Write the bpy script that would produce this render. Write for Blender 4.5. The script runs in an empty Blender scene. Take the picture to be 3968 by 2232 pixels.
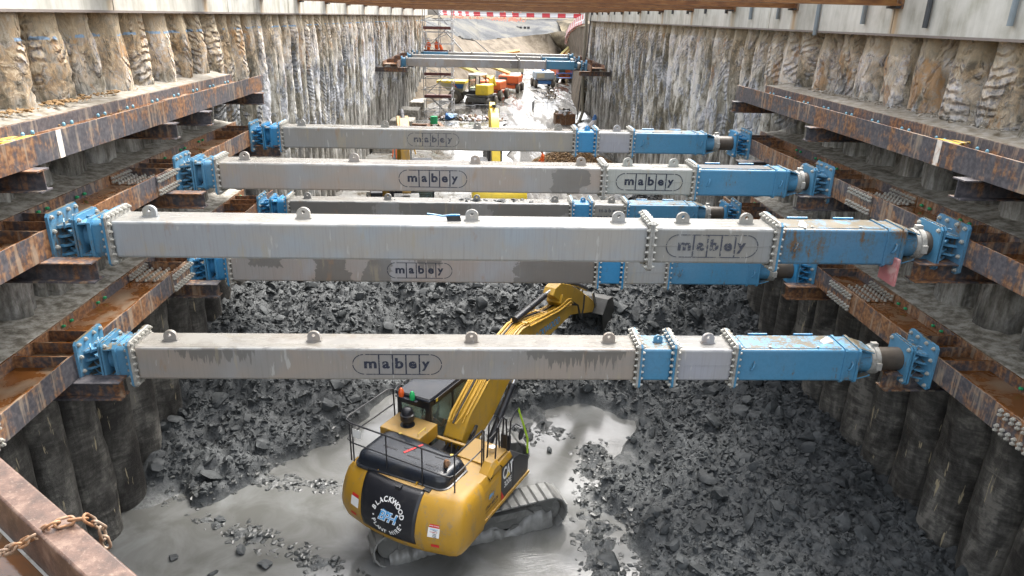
import bpy, bmesh, math, random
import numpy as np
from mathutils import Vector, Matrix, noise as mn
R = math.radians
PI = math.pi
random.seed(7)
SC = bpy.context.scene
COL = SC.collection
# ---------------------------------------------------------------- camera
cam = bpy.data.cameras.new("camera")
cam.sensor_width = 36.0
cam.lens = 36.0 * 2740.9 / 3968.0
cam.clip_start = 0.1
cam.clip_end = 4000
co = bpy.data.objects.new("camera", cam)
COL.objects.link(co)
pi_, ya_, ro_ = R(20.979), R(2.656), R(1.431)
fwd = Vector((math.sin(ya_) * math.cos(pi_), math.cos(ya_) * math.cos(pi_), -math.sin(pi_)))
r0 = Vector((math.cos(ya_), -math.sin(ya_), 0))
d0 = fwd.cross(r0)
cr = r0 * math.cos(ro_) - d0 * math.sin(ro_)
cd = r0 * math.sin(ro_) + d0 * math.cos(ro_)
co.matrix_world = Matrix(((cr.x, -cd.x, -fwd.x, 0), (cr.y, -cd.y, -fwd.y, 0), (cr.z, -cd.z, -fwd.z, 0), (0, 0, 0, 1)))
SC.camera = co
# ---------------------------------------------------------------- light
SUN_EL, SUN_AZ = 58.0, 25.0
w = bpy.data.worlds.new("World")
SC.world = w
w.use_nodes = True
nt = w.node_tree
nt.nodes.clear()
sky = nt.nodes.new("ShaderNodeTexSky")
sky.sky_type = 'NISHITA'
sky.sun_disc = False
sky.sun_elevation = R(SUN_EL)
sky.sun_rotation = R(SUN_AZ)
sky.air_density = 1.2
sky.dust_density = 6.0
sky.ozone_density = 1.0
hs = nt.nodes.new("ShaderNodeHueSaturation")
hs.inputs['Saturation'].default_value = 0.3
bg = nt.nodes.new("ShaderNodeBackground")
bg.inputs['Strength'].default_value = 0.15
ow = nt.nodes.new("ShaderNodeOutputWorld")
nt.links.new(sky.outputs[0], hs.inputs['Color'])
nt.links.new(hs.outputs[0], bg.inputs[0])
nt.links.new(bg.outputs[0], ow.inputs[0])
sl = bpy.data.lights.new("sun", 'SUN')
sl.energy = 1.1
sl.angle = R(22)
sl.color = (1.0, 0.96, 0.90)
so = bpy.data.objects.new("sun", sl)
COL.objects.link(so)
sd = Vector((math.sin(R(SUN_AZ)) * math.cos(R(SUN_EL)), math.cos(R(SUN_AZ)) * math.cos(R(SUN_EL)), math.sin(R(SUN_EL))))
so.rotation_euler = sd.to_track_quat('Z', 'Y').to_euler()
SC.view_settings.view_transform = 'Standard'
SC.view_settings.look = 'None'
SC.view_settings.gamma = 1.0
SC.view_settings.exposure = 2.2
SC.cycles.max_bounces = 8
SC.cycles.diffuse_bounces = 5
SC.cycles.glossy_bounces = 3
SC.cycles.transparent_max_bounces = 6
SC.cycles.use_denoising = True

# ---------------------------------------------------------------- tagging
def tag(o, label=None, cat=None, group=None, kind=None):
    if label: o['label'] = label
    if cat: o['category'] = cat
    if group: o['group'] = group
    if kind: o['kind'] = kind
    return o

def empty(name, loc=(0, 0, 0), rz=0.0, parent=None, label=None, cat=None, group=None):
    o = bpy.data.objects.new(name, None)
    o.empty_display_size = 0.2
    COL.objects.link(o)
    o.location = loc
    o.rotation_euler = (0, 0, rz)
    if parent: o.parent = parent
    return tag(o, label, cat, group)

def inst(name, mesh, parent=None, loc=(0, 0, 0), rot=(0, 0, 0), scale=None):
    o = bpy.data.objects.new(name, mesh)
    COL.objects.link(o)
    o.location = loc
    o.rotation_euler = rot
    if scale is not None: o.scale = scale if hasattr(scale, '__len__') else (scale,) * 3
    if parent: o.parent = parent
    return o

class MB:
    def __init__(s):
        s.v = []; s.f = []
    def add(s, vs, fs, M=None):
        b = len(s.v)
        if M is not None: vs = [tuple(M @ Vector(v)) for v in vs]
        s.v += [tuple(v) for v in vs]
        s.f += [tuple(b + i for i in f) for f in fs]
        return s
    def box(s, a, b, M=None, ch=0.0):
        x0, y0, z0 = [min(p, q) for p, q in zip(a, b)]; x1, y1, z1 = [max(p, q) for p, q in zip(a, b)]
        vs = [(x, y, z) for x in (x0, x1) for y in (y0, y1) for z in (z0, z1)]
        return s.add(vs, [(0, 1, 3, 2), (4, 6, 7, 5), (0, 4, 5, 1), (2, 3, 7, 6), (0, 2, 6, 4), (1, 5, 7, 3)], M)
    def prism(s, poly, axis, a, b, M=None):
        # poly in the two remaining axes (in xyz order), extruded on axis from a to b
        n = len(poly); vs = []
        for t in (a, b):
            for p, q in poly:
                vs.append({'x': (t, p, q), 'y': (p, t, q), 'z': (p, q, t)}[axis])
        fs = [(i, (i + 1) % n, n + (i + 1) % n, n + i) for i in range(n)]
        fs += [tuple(reversed(range(n))), tuple(range(n, 2 * n))]
        return s.add(vs, fs, M)
    def tube(s, pts, r, n=8, cap=True, closed=False):
        pts = [Vector(p) for p in pts]; m = len(pts)
        rs = r if hasattr(r, '__len__') else [r] * m
        rings = []; up = None
        for i, p in enumerate(pts):
            if closed: d = pts[(i + 1) % m] - pts[i - 1]
            else: d = pts[min(i + 1, m - 1)] - pts[max(i - 1, 0)]
            if d.length < 1e-9: d = Vector((0, 0, 1))
            d.normalize()
            if up is None:
                up = Vector((0, 0, 1)) if abs(d.z) < 0.9 else Vector((1, 0, 0))
            a = d.cross(up)
            if a.length < 1e-4: a = d.cross(Vector((1, 0.1, 0)))
            a.normalize(); b = a.cross(d).normalized(); up = b
            rings.append([p + (a * math.cos(2 * PI * k / n) + b * math.sin(2 * PI * k / n)) * rs[i] for k in range(n)])
        vs = [tuple(q) for ring in rings for q in ring]
        fs = []
        for i in range(m if closed else m - 1):
            j = (i + 1) % m
            for k in range(n):
                k2 = (k + 1) % n
                fs.append((i * n + k, j * n + k, j * n + k2, i * n + k2))
        if cap and not closed:
            fs.append(tuple(range(n))); fs.append(tuple((m - 1) * n + k for k in reversed(range(n))))
        return s.add(vs, fs)
    def cyl(s, a, b, r, n=12, r2=None):
        return s.tube([a, b], [r, r if r2 is None else r2], n)
    def lathe(s, prof, n=16, c=(0, 0, 0), axis='z'):
        vs = []; fs = []
        for r, h in prof:
            for k in range(n):
                a = 2 * PI * k / n; x, y = r * math.cos(a), r * math.sin(a)
                p = (x, y, h) if axis == 'z' else ((h, x, y) if axis == 'x' else (x, h, y))
                vs.append((p[0] + c[0], p[1] + c[1], p[2] + c[2]))
        m = len(prof)
        for i in range(m - 1):
            for k in range(n):
                k2 = (k + 1) % n
                fs.append((i * n + k, i * n + k2, (i + 1) * n + k2, (i + 1) * n + k))
        fs.append(tuple(reversed(range(n)))); fs.append(tuple((m - 1) * n + k for k in range(n)))
        return s.add(vs, fs)
    def loft(s, rings, caps=True, closed=True):
        n = len(rings[0]); vs = [p for r in rings for p in r]; fs = []
        for i in range(len(rings) - 1):
            for k in range(n if closed else n - 1):
                k2 = (k + 1) % n
                fs.append((i * n + k, i * n + k2, (i + 1) * n + k2, (i + 1) * n + k))
        if caps:
            fs.append(tuple(reversed(range(n)))); fs.append(tuple((len(rings) - 1) * n + k for k in range(n)))
        return s.add(vs, fs)
    def mesh(s, name, mat=None, ang=0.6, smooth=True):
        me = bpy.data.meshes.new(name)
        me.from_pydata(s.v, [], s.f)
        bm = bmesh.new(); bm.from_mesh(me)
        bmesh.ops.recalc_face_normals(bm, faces=bm.faces)
        bm.to_mesh(me); bm.free()
        me.polygons.foreach_set('use_smooth', [smooth] * len(me.polygons))
        if smooth:
            me.set_sharp_from_angle(angle=ang)
        if mat: me.materials.append(mat)
        return me
    def build(s, name, mat, parent=None, bevel=0.0, seg=2, loc=(0, 0, 0), rot=(0, 0, 0), ang=0.6):
        o = inst(name, s.mesh(name, mat, ang), parent, loc, rot)
        if bevel:
            b = o.modifiers.new('bevel', 'BEVEL'); b.width = bevel; b.segments = seg; b.limit_method = 'ANGLE'; b.angle_limit = R(40)
            b.harden_normals = False
        return o

def BX(name, mat, a, b, parent=None, bevel=0.0, **k):
    return MB().box(a, b).build(name, mat, parent, bevel, **k)

# numpy value noise ---------------------------------------------------
def vnoise(x, y, seed=0):
    xi = np.floor(x).astype(np.int64); yi = np.floor(y).astype(np.int64)
    xf = x - xi; yf = y - yi
    def h(a, b):
        n = (a * 374761393 + b * 668265263 + seed * 1442695041) & 0x7fffffff
        n = ((n ^ (n >> 13)) * 1274126177) & 0x7fffffff
        n = (n ^ (n >> 16)) & 0xffffff
        return n / float(0xffffff)
    u = xf * xf * (3 - 2 * xf); v = yf * yf * (3 - 2 * yf)
    return (h(xi, yi) * (1 - u) + h(xi + 1, yi) * u) * (1 - v) + (h(xi, yi + 1) * (1 - u) + h(xi + 1, yi + 1) * u) * v
def fbm(x, y, seed=0, o=5, g=0.5):
    t = 0; a = 1.0; s = 0
    for i in range(o):
        t = t + a * vnoise(x, y, seed + i * 17); s += a; a *= g; x = x * 2.03 + 5.1; y = y * 2.03 + 1.7
    return t / s
def sstep(a, b, x):
    t = np.clip((x - a) / (b - a), 0, 1); return t * t * (3 - 2 * t)

# ---------------------------------------------------------------- materials
class NT:
    def __init__(s, name):
        s.m = bpy.data.materials.new(name); s.m.use_nodes = True
        s.t = s.m.node_tree; s.t.nodes.clear()
        s.out = s.t.nodes.new('ShaderNodeOutputMaterial')
        s.b = s.t.nodes.new('ShaderNodeBsdfPrincipled')
        s.t.links.new(s.b.outputs[0], s.out.inputs[0])
        s.geo = s.t.nodes.new('ShaderNodeNewGeometry')
        s.tc = s.t.nodes.new('ShaderNodeTexCoord')
        s.oi = s.t.nodes.new('ShaderNodeObjectInfo')
    def n(s, typ, **k):
        nd = s.t.nodes.new('ShaderNode' + typ)
        for a, b in k.items(): setattr(nd, a, b)
        return nd
    def L(s, a, b): s.t.links.new(a, b)
    def set(s, sock, v):
        if hasattr(v, 'is_output') or isinstance(v, bpy.types.NodeSocket): s.L(v, sock)
        else: sock.default_value = (*v, 1.0) if (hasattr(v, '__len__') and len(v) == 3 and sock.type == 'RGBA') else v
    def math(s, op, a, b=0.0, c=None, clamp=False):
        nd = s.n('Math', operation=op, use_clamp=clamp)
        s.set(nd.inputs[0], a); s.set(nd.inputs[1], b)
        if c is not None: s.set(nd.inputs[2], c)
        return nd.outputs[0]
    def map(s, v, a, b, c=0.0, d=1.0, smooth=True):
        nd = s.n('MapRange', interpolation_type='SMOOTHSTEP' if smooth else 'LINEAR')
        s.set(nd.inputs[0], v)
        for i, x in enumerate((a, b, c, d)): s.set(nd.inputs[i + 1], x)
        return nd.outputs[0]
    def mix(s, f, a, b, mode='MIX'):
        nd = s.n('Mix', data_type='RGBA', blend_type=mode)
        s.set(nd.inputs[0], f); s.set(nd.inputs[6], a); s.set(nd.inputs[7], b)
        return nd.outputs[2]
    def mapping(s, vec, scale=(1, 1, 1), rot=(0, 0, 0), loc=(0, 0, 0)):
        nd = s.n('Mapping'); s.L(vec, nd.inputs[0])
        nd.inputs['Scale'].default_value = scale; nd.inputs['Rotation'].default_value = rot; nd.inputs['Location'].default_value = loc
        return nd.outputs[0]
    def noise(s, vec, scale, detail=6, rough=0.55, dist=0.0):
        nd = s.n('TexNoise'); s.L(vec, nd.inputs['Vector'])
        s.set(nd.inputs['Scale'], scale); nd.inputs['Detail'].default_value = detail
        nd.inputs['Roughness'].default_value = rough; nd.inputs['Distortion'].default_value = dist
        return nd.outputs['Fac']
    def voro(s, vec, scale, feature='F1', rnd=1.0):
        nd = s.n('TexVoronoi', feature=feature); s.L(vec, nd.inputs['Vector']); s.set(nd.inputs['Scale'], scale)
        nd.inputs['Randomness'].default_value = rnd
        return nd
    def ramp(s, f, stops, interp='LINEAR'):
        nd = s.n('ValToRGB'); s.L(f, nd.inputs[0]); nd.color_ramp.interpolation = interp
        el = nd.color_ramp.elements
        while len(el) < len(stops): el.new(0.5)
        for e, (p, c) in zip(el, stops):
            e.position = p; e.color = (*c, 1) if hasattr(c, '__len__') else (c, c, c, 1)
        return nd.outputs[0]
    def sep(s, v):
        nd = s.n('SeparateXYZ'); s.L(v, nd.inputs[0]); return nd.outputs
    def comb(s, x, y, z):
        nd = s.n('CombineXYZ')
        for i, q in enumerate((x, y, z)): s.set(nd.inputs[i], q)
        return nd.outputs[0]
    def bump(s, h, strength=0.4, dist=0.02, nrm=None):
        nd = s.n('Bump'); s.L(h, nd.inputs['Height']); nd.inputs['Strength'].default_value = strength; nd.inputs['Distance'].default_value = dist
        if nrm is not None: s.L(nrm, nd.inputs['Normal'])
        return nd.outputs[0]
    def fin(s, col, rough=0.6, metal=0.0, nrm=None, spec=0.5, alpha=None, trans=None):
        s.set(s.b.inputs['Base Color'], col); s.set(s.b.inputs['Roughness'], rough); s.set(s.b.inputs['Metallic'], metal)
        s.b.inputs['Specular IOR Level'].default_value = spec
        if nrm is not None: s.L(nrm, s.b.inputs['Normal'])
        if alpha is not None: s.set(s.b.inputs['Alpha'], alpha)
        if trans is not None: s.b.inputs['Transmission Weight'].default_value = trans
        return s.m
    @property
    def P(s): return s.geo.outputs['Position']
    @property
    def O(s): return s.tc.outputs['Object']
    def OR(s):   # object coordinates shifted per object
        nd = s.n('VectorMath', operation='ADD'); s.L(s.O, nd.inputs[0])
        r = s.math('MULTIPLY', s.oi.outputs['Random'], 37.0)
        s.L(s.comb(r, r, r), nd.inputs[1]); return nd.outputs[0]
    def nz(s): return s.sep(s.geo.outputs['Normal'])[2]

def plain(name, col, rough=0.6, metal=0.0, var=0.25, sc=6.0, dirt=None, spec=0.5):
    t = NT(name)
    n1 = t.noise(t.P, sc, 6)
    c = t.mix(t.map(n1, 0.3, 0.75, 0, var), col, tuple(x * 0.45 for x in col))
    if dirt:
        n2 = t.noise(t.P, sc * 0.6, 8, 0.65, 0.6)
        c = t.mix(t.map(n2, 0.5, 0.68, 0, dirt[1]), c, dirt[0])
    return t.fin(c, rough, metal, t.bump(n1, 0.15, 0.01), spec)
MT = {}
def streaks(t, vec, sx=9.0, sz=0.7):
    return t.noise(t.mapping(vec, (sx, sx, sz)), 1.0, 5, 0.6)

def rust_mat(name, orange=0.5, wet=False):
    t = NT(name)
    big = t.noise(t.mapping(t.P, (0.7, 0.7, 1.6)), 1.2, 5, 0.52, 0.2)
    st = streaks(t, t.P)
    fine = t.noise(t.P, 14, 5, 0.55)
    rust = t.ramp(fine, [(0.36, (.095, .044, .022)), (0.5, (.175, .080, .034)), (0.64, (.28, .145, .066))])
    scale = t.ramp(fine, [(0.38, (.050, .048, .054)), (0.62, (.098, .090, .096))])
    m = t.map(t.math('ADD', t.math('MULTIPLY', big, 0.5), t.math('ADD', t.math('MULTIPLY', st, 0.35), t.math('MULTIPLY', fine, 0.15))), 0.56 - orange * 0.20, 0.66 - orange * 0.20)
    c = t.mix(m, scale, rust)
    dust = t.map(t.math('MULTIPLY', st, t.map(t.noise(t.P, .7, 3), .4, .6, .85, 1.12)), 0.54, 0.68, 0, 0.6)
    c = t.mix(dust, c, (.30, .25, .19))
    ro = 0.6
    if wet:
        up = t.map(t.nz(), 0.8, 0.95)
        mud = t.noise(t.P, 1.5, 6, 0.6, 0.5)
        wc = t.mix(t.map(mud, 0.45, 0.6), (.145, .054, .014), (.19, .125, .075))
        c = t.mix(up, c, wc)
        ro = t.map(t.math('MULTIPLY', up, t.map(mud, 0.60, 0.42)), 0, 1, 0.62, 0.12)
    return t.fin(c, ro, 0.0, t.bump(fine, 0.25, 0.006))
MT['rust'] = rust_mat('mill_scale_steel', 0.62, True)
MT['stub'] = rust_mat('stub_steel', 0.45)
MT['rust_o'] = rust_mat('orange_rust_steel', 0.95)
MT['rust_lvl1'] = rust_mat('dark_mill_scale_steel', 0.42, True)

def girder_mat():
    t = NT('overhead_girder_rust')
    n = t.noise(t.mapping(t.P, (1.2, 3, 3)), 2.0, 6, 0.6)
    c = t.ramp(n, [(0.36, (.20, .075, .018)), (0.5, (.36, .15, .038)), (0.64, (.50, .25, .075))])
    c = t.mix(t.map(t.oi.outputs['Random'], 0, 1, 0, .65), c, (.10, .035, .012))
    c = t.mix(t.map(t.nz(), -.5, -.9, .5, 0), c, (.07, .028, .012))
    return t.fin(c, 0.42, 0.0, t.bump(n, 0.2, 0.01))
MT['girder'] = girder_mat()

def strut_grey(name, base, warm, patches, cool=(.33, .36, .40)):
    t = NT(name)
    x, y, z = t.sep(t.P)
    big = t.noise(t.mapping(t.P, (0.55, 0.55, 0.9)), 1.0, 5, 0.55, 0.8)
    fine = t.noise(t.P, 45, 5, 0.7)
    st = t.noise(t.mapping(t.P, (30, 30, 1.2)), 1.0, 4, 0.6)
    c = t.mix(t.map(big, 0.38, 0.62), base, warm)
    c = t.mix(t.map(t.noise(t.mapping(t.P, (0.8, 1, 0.5), (0, 0, 0), (3, 9, 2)), 1.1, 5), 0.5, 0.64, 0, 0.7), c, cool)
    c = t.mix(t.map(st, 0.45, 0.75, 0, 0.28), c, (.16, .15, .13))
    c = t.mix(t.map(t.noise(t.mapping(t.P, (12, 12, 2.2), (0, .25, 0)), 1.0, 3), 0.66, 0.72, 0, 0.6), c, (.50, .49, .46))
    # wet run-down patches hanging from the top edge of the side
    oz = t.sep(t.O)[2]
    ox = t.sep(t.O)[0]
    wob = t.math('MULTIPLY', t.math('SUBTRACT', t.noise(t.comb(t.math('MULTIPLY', x, 1.5), y, t.math('MULTIPLY', oz, 3.0)), 1.0, 5, 0.6), 0.5), 0.9)
    drip = t.noise(t.comb(t.math('MULTIPLY', x, 17.0), y, t.math('MULTIPLY', oz, 1.2)), 1.0, 3, 0.55)
    xw = t.math('ADD', ox, wob)
    wet = 0.0
    for (pa, pb, dep, dr) in patches:
        inside = t.math('MULTIPLY', t.map(xw, pa, pa + (.05 if dr < .2 else .5)), t.map(xw, pb, pb - (.05 if dr < .2 else .5)))
        lim = t.math('ADD', t.math('MULTIPLY', inside, dep), t.math('MULTIPLY', t.math('SUBTRACT', drip, 0.52), dr * 2.6))
        lim = t.math('ADD', lim, t.map(inside, 0.0, 0.15, -1.0, 0.0))
        w_ = t.map(t.math('ADD', t.math('SUBTRACT', oz, 0.30), lim), -0.012, 0.02, 0.0, 0.82)
        wet = t.math('MAXIMUM', wet, w_)
    if not patches: wet = t.math('MULTIPLY', 0.0, ox)
    side = t.map(t.nz(), 0.5, 0.3)
    wet = t.math('MULTIPLY', wet, side)
    c = t.mix(t.math('MULTIPLY', wet, t.map(big, .3, .7, .75, 1.0)), c, (.13, .123, .11))
    eg = t.math('MULTIPLY', t.math('MULTIPLY', t.map(oz, .235, .275), t.map(oz, .306, .298)), t.map(t.noise(t.mapping(t.P, (2.2, 2, 9)), 1.0, 7, .7), .44, .52, .1, 1))
    c = t.mix(t.math('MULTIPLY', eg, .6), c, (.56, .55, .52))
    c = t.mix(t.map(t.noise(t.mapping(t.P, (3.5, 3, .7), (0, 0, 0), (5, 1, 3)), 1.0, 6, .65), .58, .66, 0, .45), c, (.37, .32, .22))
    rustn = t.noise(t.mapping(t.P, (2.5, 2.5, 1.0)), 1.2, 6, 0.6)
    c = t.mix(t.map(rustn, 0.61, 0.70, 0, 0.5), c, (.30, .19, .11))
    up = t.map(t.nz(), 0.75, 0.95)
    pud = t.map(t.noise(t.mapping(t.P, (0.5, 2.5, 1)), 2.0, 6, 0.6, 0.4), 0.42, 0.50)
    topc = t.mix(pud, (.085, .078, .062), (.15, .145, .132))
    c = t.mix(t.math('MULTIPLY', up, 0.8), c, topc)
    ro = t.math('SUBTRACT', t.map(fine, 0.3, 0.7, 0.42, 0.62), t.math('MULTIPLY', up, t.map(pud, 0, 1, 0.12, 0.36)))
    ro = t.math('SUBTRACT', ro, t.math('MULTIPLY', wet, 0.12))
    return t.fin(c, ro, 0.0, t.bump(fine, 0.10, 0.004))
MT['grey'] = strut_grey('galvanised_grey_paint', (.26, .255, .245), (.30, .27, .235), [(2.0, 2.7, .8, .1)])
MT['grey_drip'] = strut_grey('dripped_buff_paint', (.268, .255, .237), (.32, .27, .225), [(-5.2, -3.4, .20, .36), (.7, 2.7, .30, .42)], (.30, .295, .29))
MT['grey_patch'] = strut_grey('patchy_wet_paint', (.325, .305, .288), (.345, .29, .255), [(-5.3, -4.6, .25, .1), (-3.8, -3.0, .8, .1), (-2.75, -2.0, .8, .1), (-1.7, -.6, .2, .3), (.75, 2.8, .9, .1)], (.34, .35, .37))
MT['grey_cool'] = strut_grey('cool_grey_paint', (.325, .34, .35), (.36, .34, .305), [(-4.9, -4.7, .25, .3)], (.33, .37, .40))
MT['grey_wet'] = strut_grey('wet_grey_paint', (.23, .23, .22), (.25, .24, .225), [(-5.8, -3.0, .7, .35), (-2.6, -.2, .8, .35), (.1, 2.8, .7, .4)], (.24, .26, .27))
MT['grey_buff'] = strut_grey('buff_grey_paint', (.295, .28, .258), (.335, .28, .235), [(1.55, 2.3, .9, .12)], (.30, .31, .32))
MT['grey_dull'] = strut_grey('dull_grey_paint', (.27, .265, .245), (.29, .275, .24), [(2.35, 2.7, .3, .2)], (.29, .30, .30))
MT['grey_lilac'] = strut_grey('lilac_grey_paint', (.34, .345, .375), (.36, .355, .36), [], (.36, .37, .42))
MT['grey_mint'] = strut_grey('greenish_grey_paint', (.35, .37, .345), (.37, .375, .34), [], (.36, .39, .38))
MT['flange'] = plain('flange_grey', (.36, .35, .32), 0.5, 0, 0.5, 14, ((.17, .15, .11), .6))

def blue_mat(name, col, dirty):
    t = NT(name)
    f = t.noise(t.P, 22, 8, 0.75)
    n = t.noise(t.mapping(t.P, (1.2, 1.2, .7)), 1.6, 8, 0.72, 0.3)
    s = t.noise(t.mapping(t.P, (16, 16, 1.0)), 1.0, 6, 0.65)
    c = t.mix(t.map(t.noise(t.P, 1.0, 4), 0.35, 0.7, 0, 0.45), col, (col[0] * 1.5 + .03, col[1] * 1.12, col[2] * .98))
    c = t.mix(t.map(f, .40, .62, 0, .22), c, tuple(q * .6 for q in col))
    d = t.math('ADD', t.math('MULTIPLY', n, .55), t.math('ADD', t.math('MULTIPLY', s, .25), t.math('MULTIPLY', f, .20)))
    c = t.mix(t.map(d, 0.56 - dirty * .09, 0.66 - dirty * .05, 0, .35 + .4 * dirty), c, (.11, .115, .075))
    c = t.mix(t.map(d, 0.60 - dirty * .06, 0.64 - dirty * .05, 0, .3 + .6 * dirty), c, (.17, .085, .03))
    up = t.map(t.nz(), 0.7, 0.95)
    d2 = t.map(t.math('ADD', t.math('MULTIPLY', t.noise(t.P, 3.0, 8, 0.7), .6), t.math('MULTIPLY', f, .4)), 0.49 - dirty * .10, 0.55 - dirty * .06)
    c = t.mix(t.math('MULTIPLY', up, d2), c, t.mix(f, (.055, .05, .03), (.16, .125, .08)))
    return t.fin(c, t.map(t.math('MULTIPLY', up, n), .2, .6, .5, .35), 0.0, t.bump(f, 0.12, 0.004))
MT['blue'] = blue_mat('sky_blue_paint', (.070, .235, .385), 0.42)
MT['blue_dirty'] = blue_mat('weathered_blue_paint', (.065, .195, .32), 0.95)
MT['blue_clean'] = blue_mat('bright_blue_paint', (.035, .235, .46), 0.1)
MT['bolt'] = plain('galvanised_bolt', (.48, .47, .42), 0.38, 0.35, 0.4, 30, ((.2, .15, .1), .4))
MT['sleeve'] = plain('greasy_steel_sleeve', (.085, .068, .052), 0.5, 0.1, 0.4, 10)
MT['ink'] = None
def ink_mat(name, col, wear):
    t = NT(name)
    n = t.noise(t.P, 24, 6, 0.75)
    a = t.map(n, wear - 0.04, wear + 0.04)
    return t.fin(col, 0.6, 0, None, 0.3, a)
MT['ink'] = ink_mat('stencil_ink', (.030, .035, .055), 0.40)
MT['ink_worn'] = ink_mat('worn_stencil_ink', (.075, .080, .10), 0.455)
MT['green_cap'] = plain('green_plastic', (.02, .33, .13), 0.45)
MT['blue_cap'] = plain('pale_blue_plastic', (.16, .36, .46), 0.45)
MT['weld'] = plain('flame_bleached_weld', (.72, .66, .58), 0.7, 0, 0.5, 9, ((.45, .22, .09), .9))
MT['hazard'] = None
def hazard():
    t = NT('yellow_hazard_paint')
    x, y, z = t.sep(t.P)
    s = t.math('FRACT', t.math('MULTIPLY', t.math('ADD', x, z), 5.5))
    c = t.mix(t.map(s, 0.5, 0.56), (.60, .38, .03), (.09, .045, .012))
    n = t.noise(t.P, 10, 6)
    c = t.mix(t.map(n, 0.55, 0.66), c, (.55, .48, .36))
    return t.fin(c, 0.55)
MT['hazard'] = hazard()
MT['pink'] = plain('pink_painted_board', (.50, .17, .17), 0.7, 0, 0.2, 5, ((.62, .40, .36), .8))
MT['paper'] = plain('white_paper', (.7, .68, .64), 0.8)
MT['black'] = plain('black_plastic', (.018, .019, .024), 0.38, 0, 0.2, 8, ((.07, .065, .06), .35))
MT['dark'] = plain('dark_steel', (.03, .03, .032), 0.5)

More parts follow.
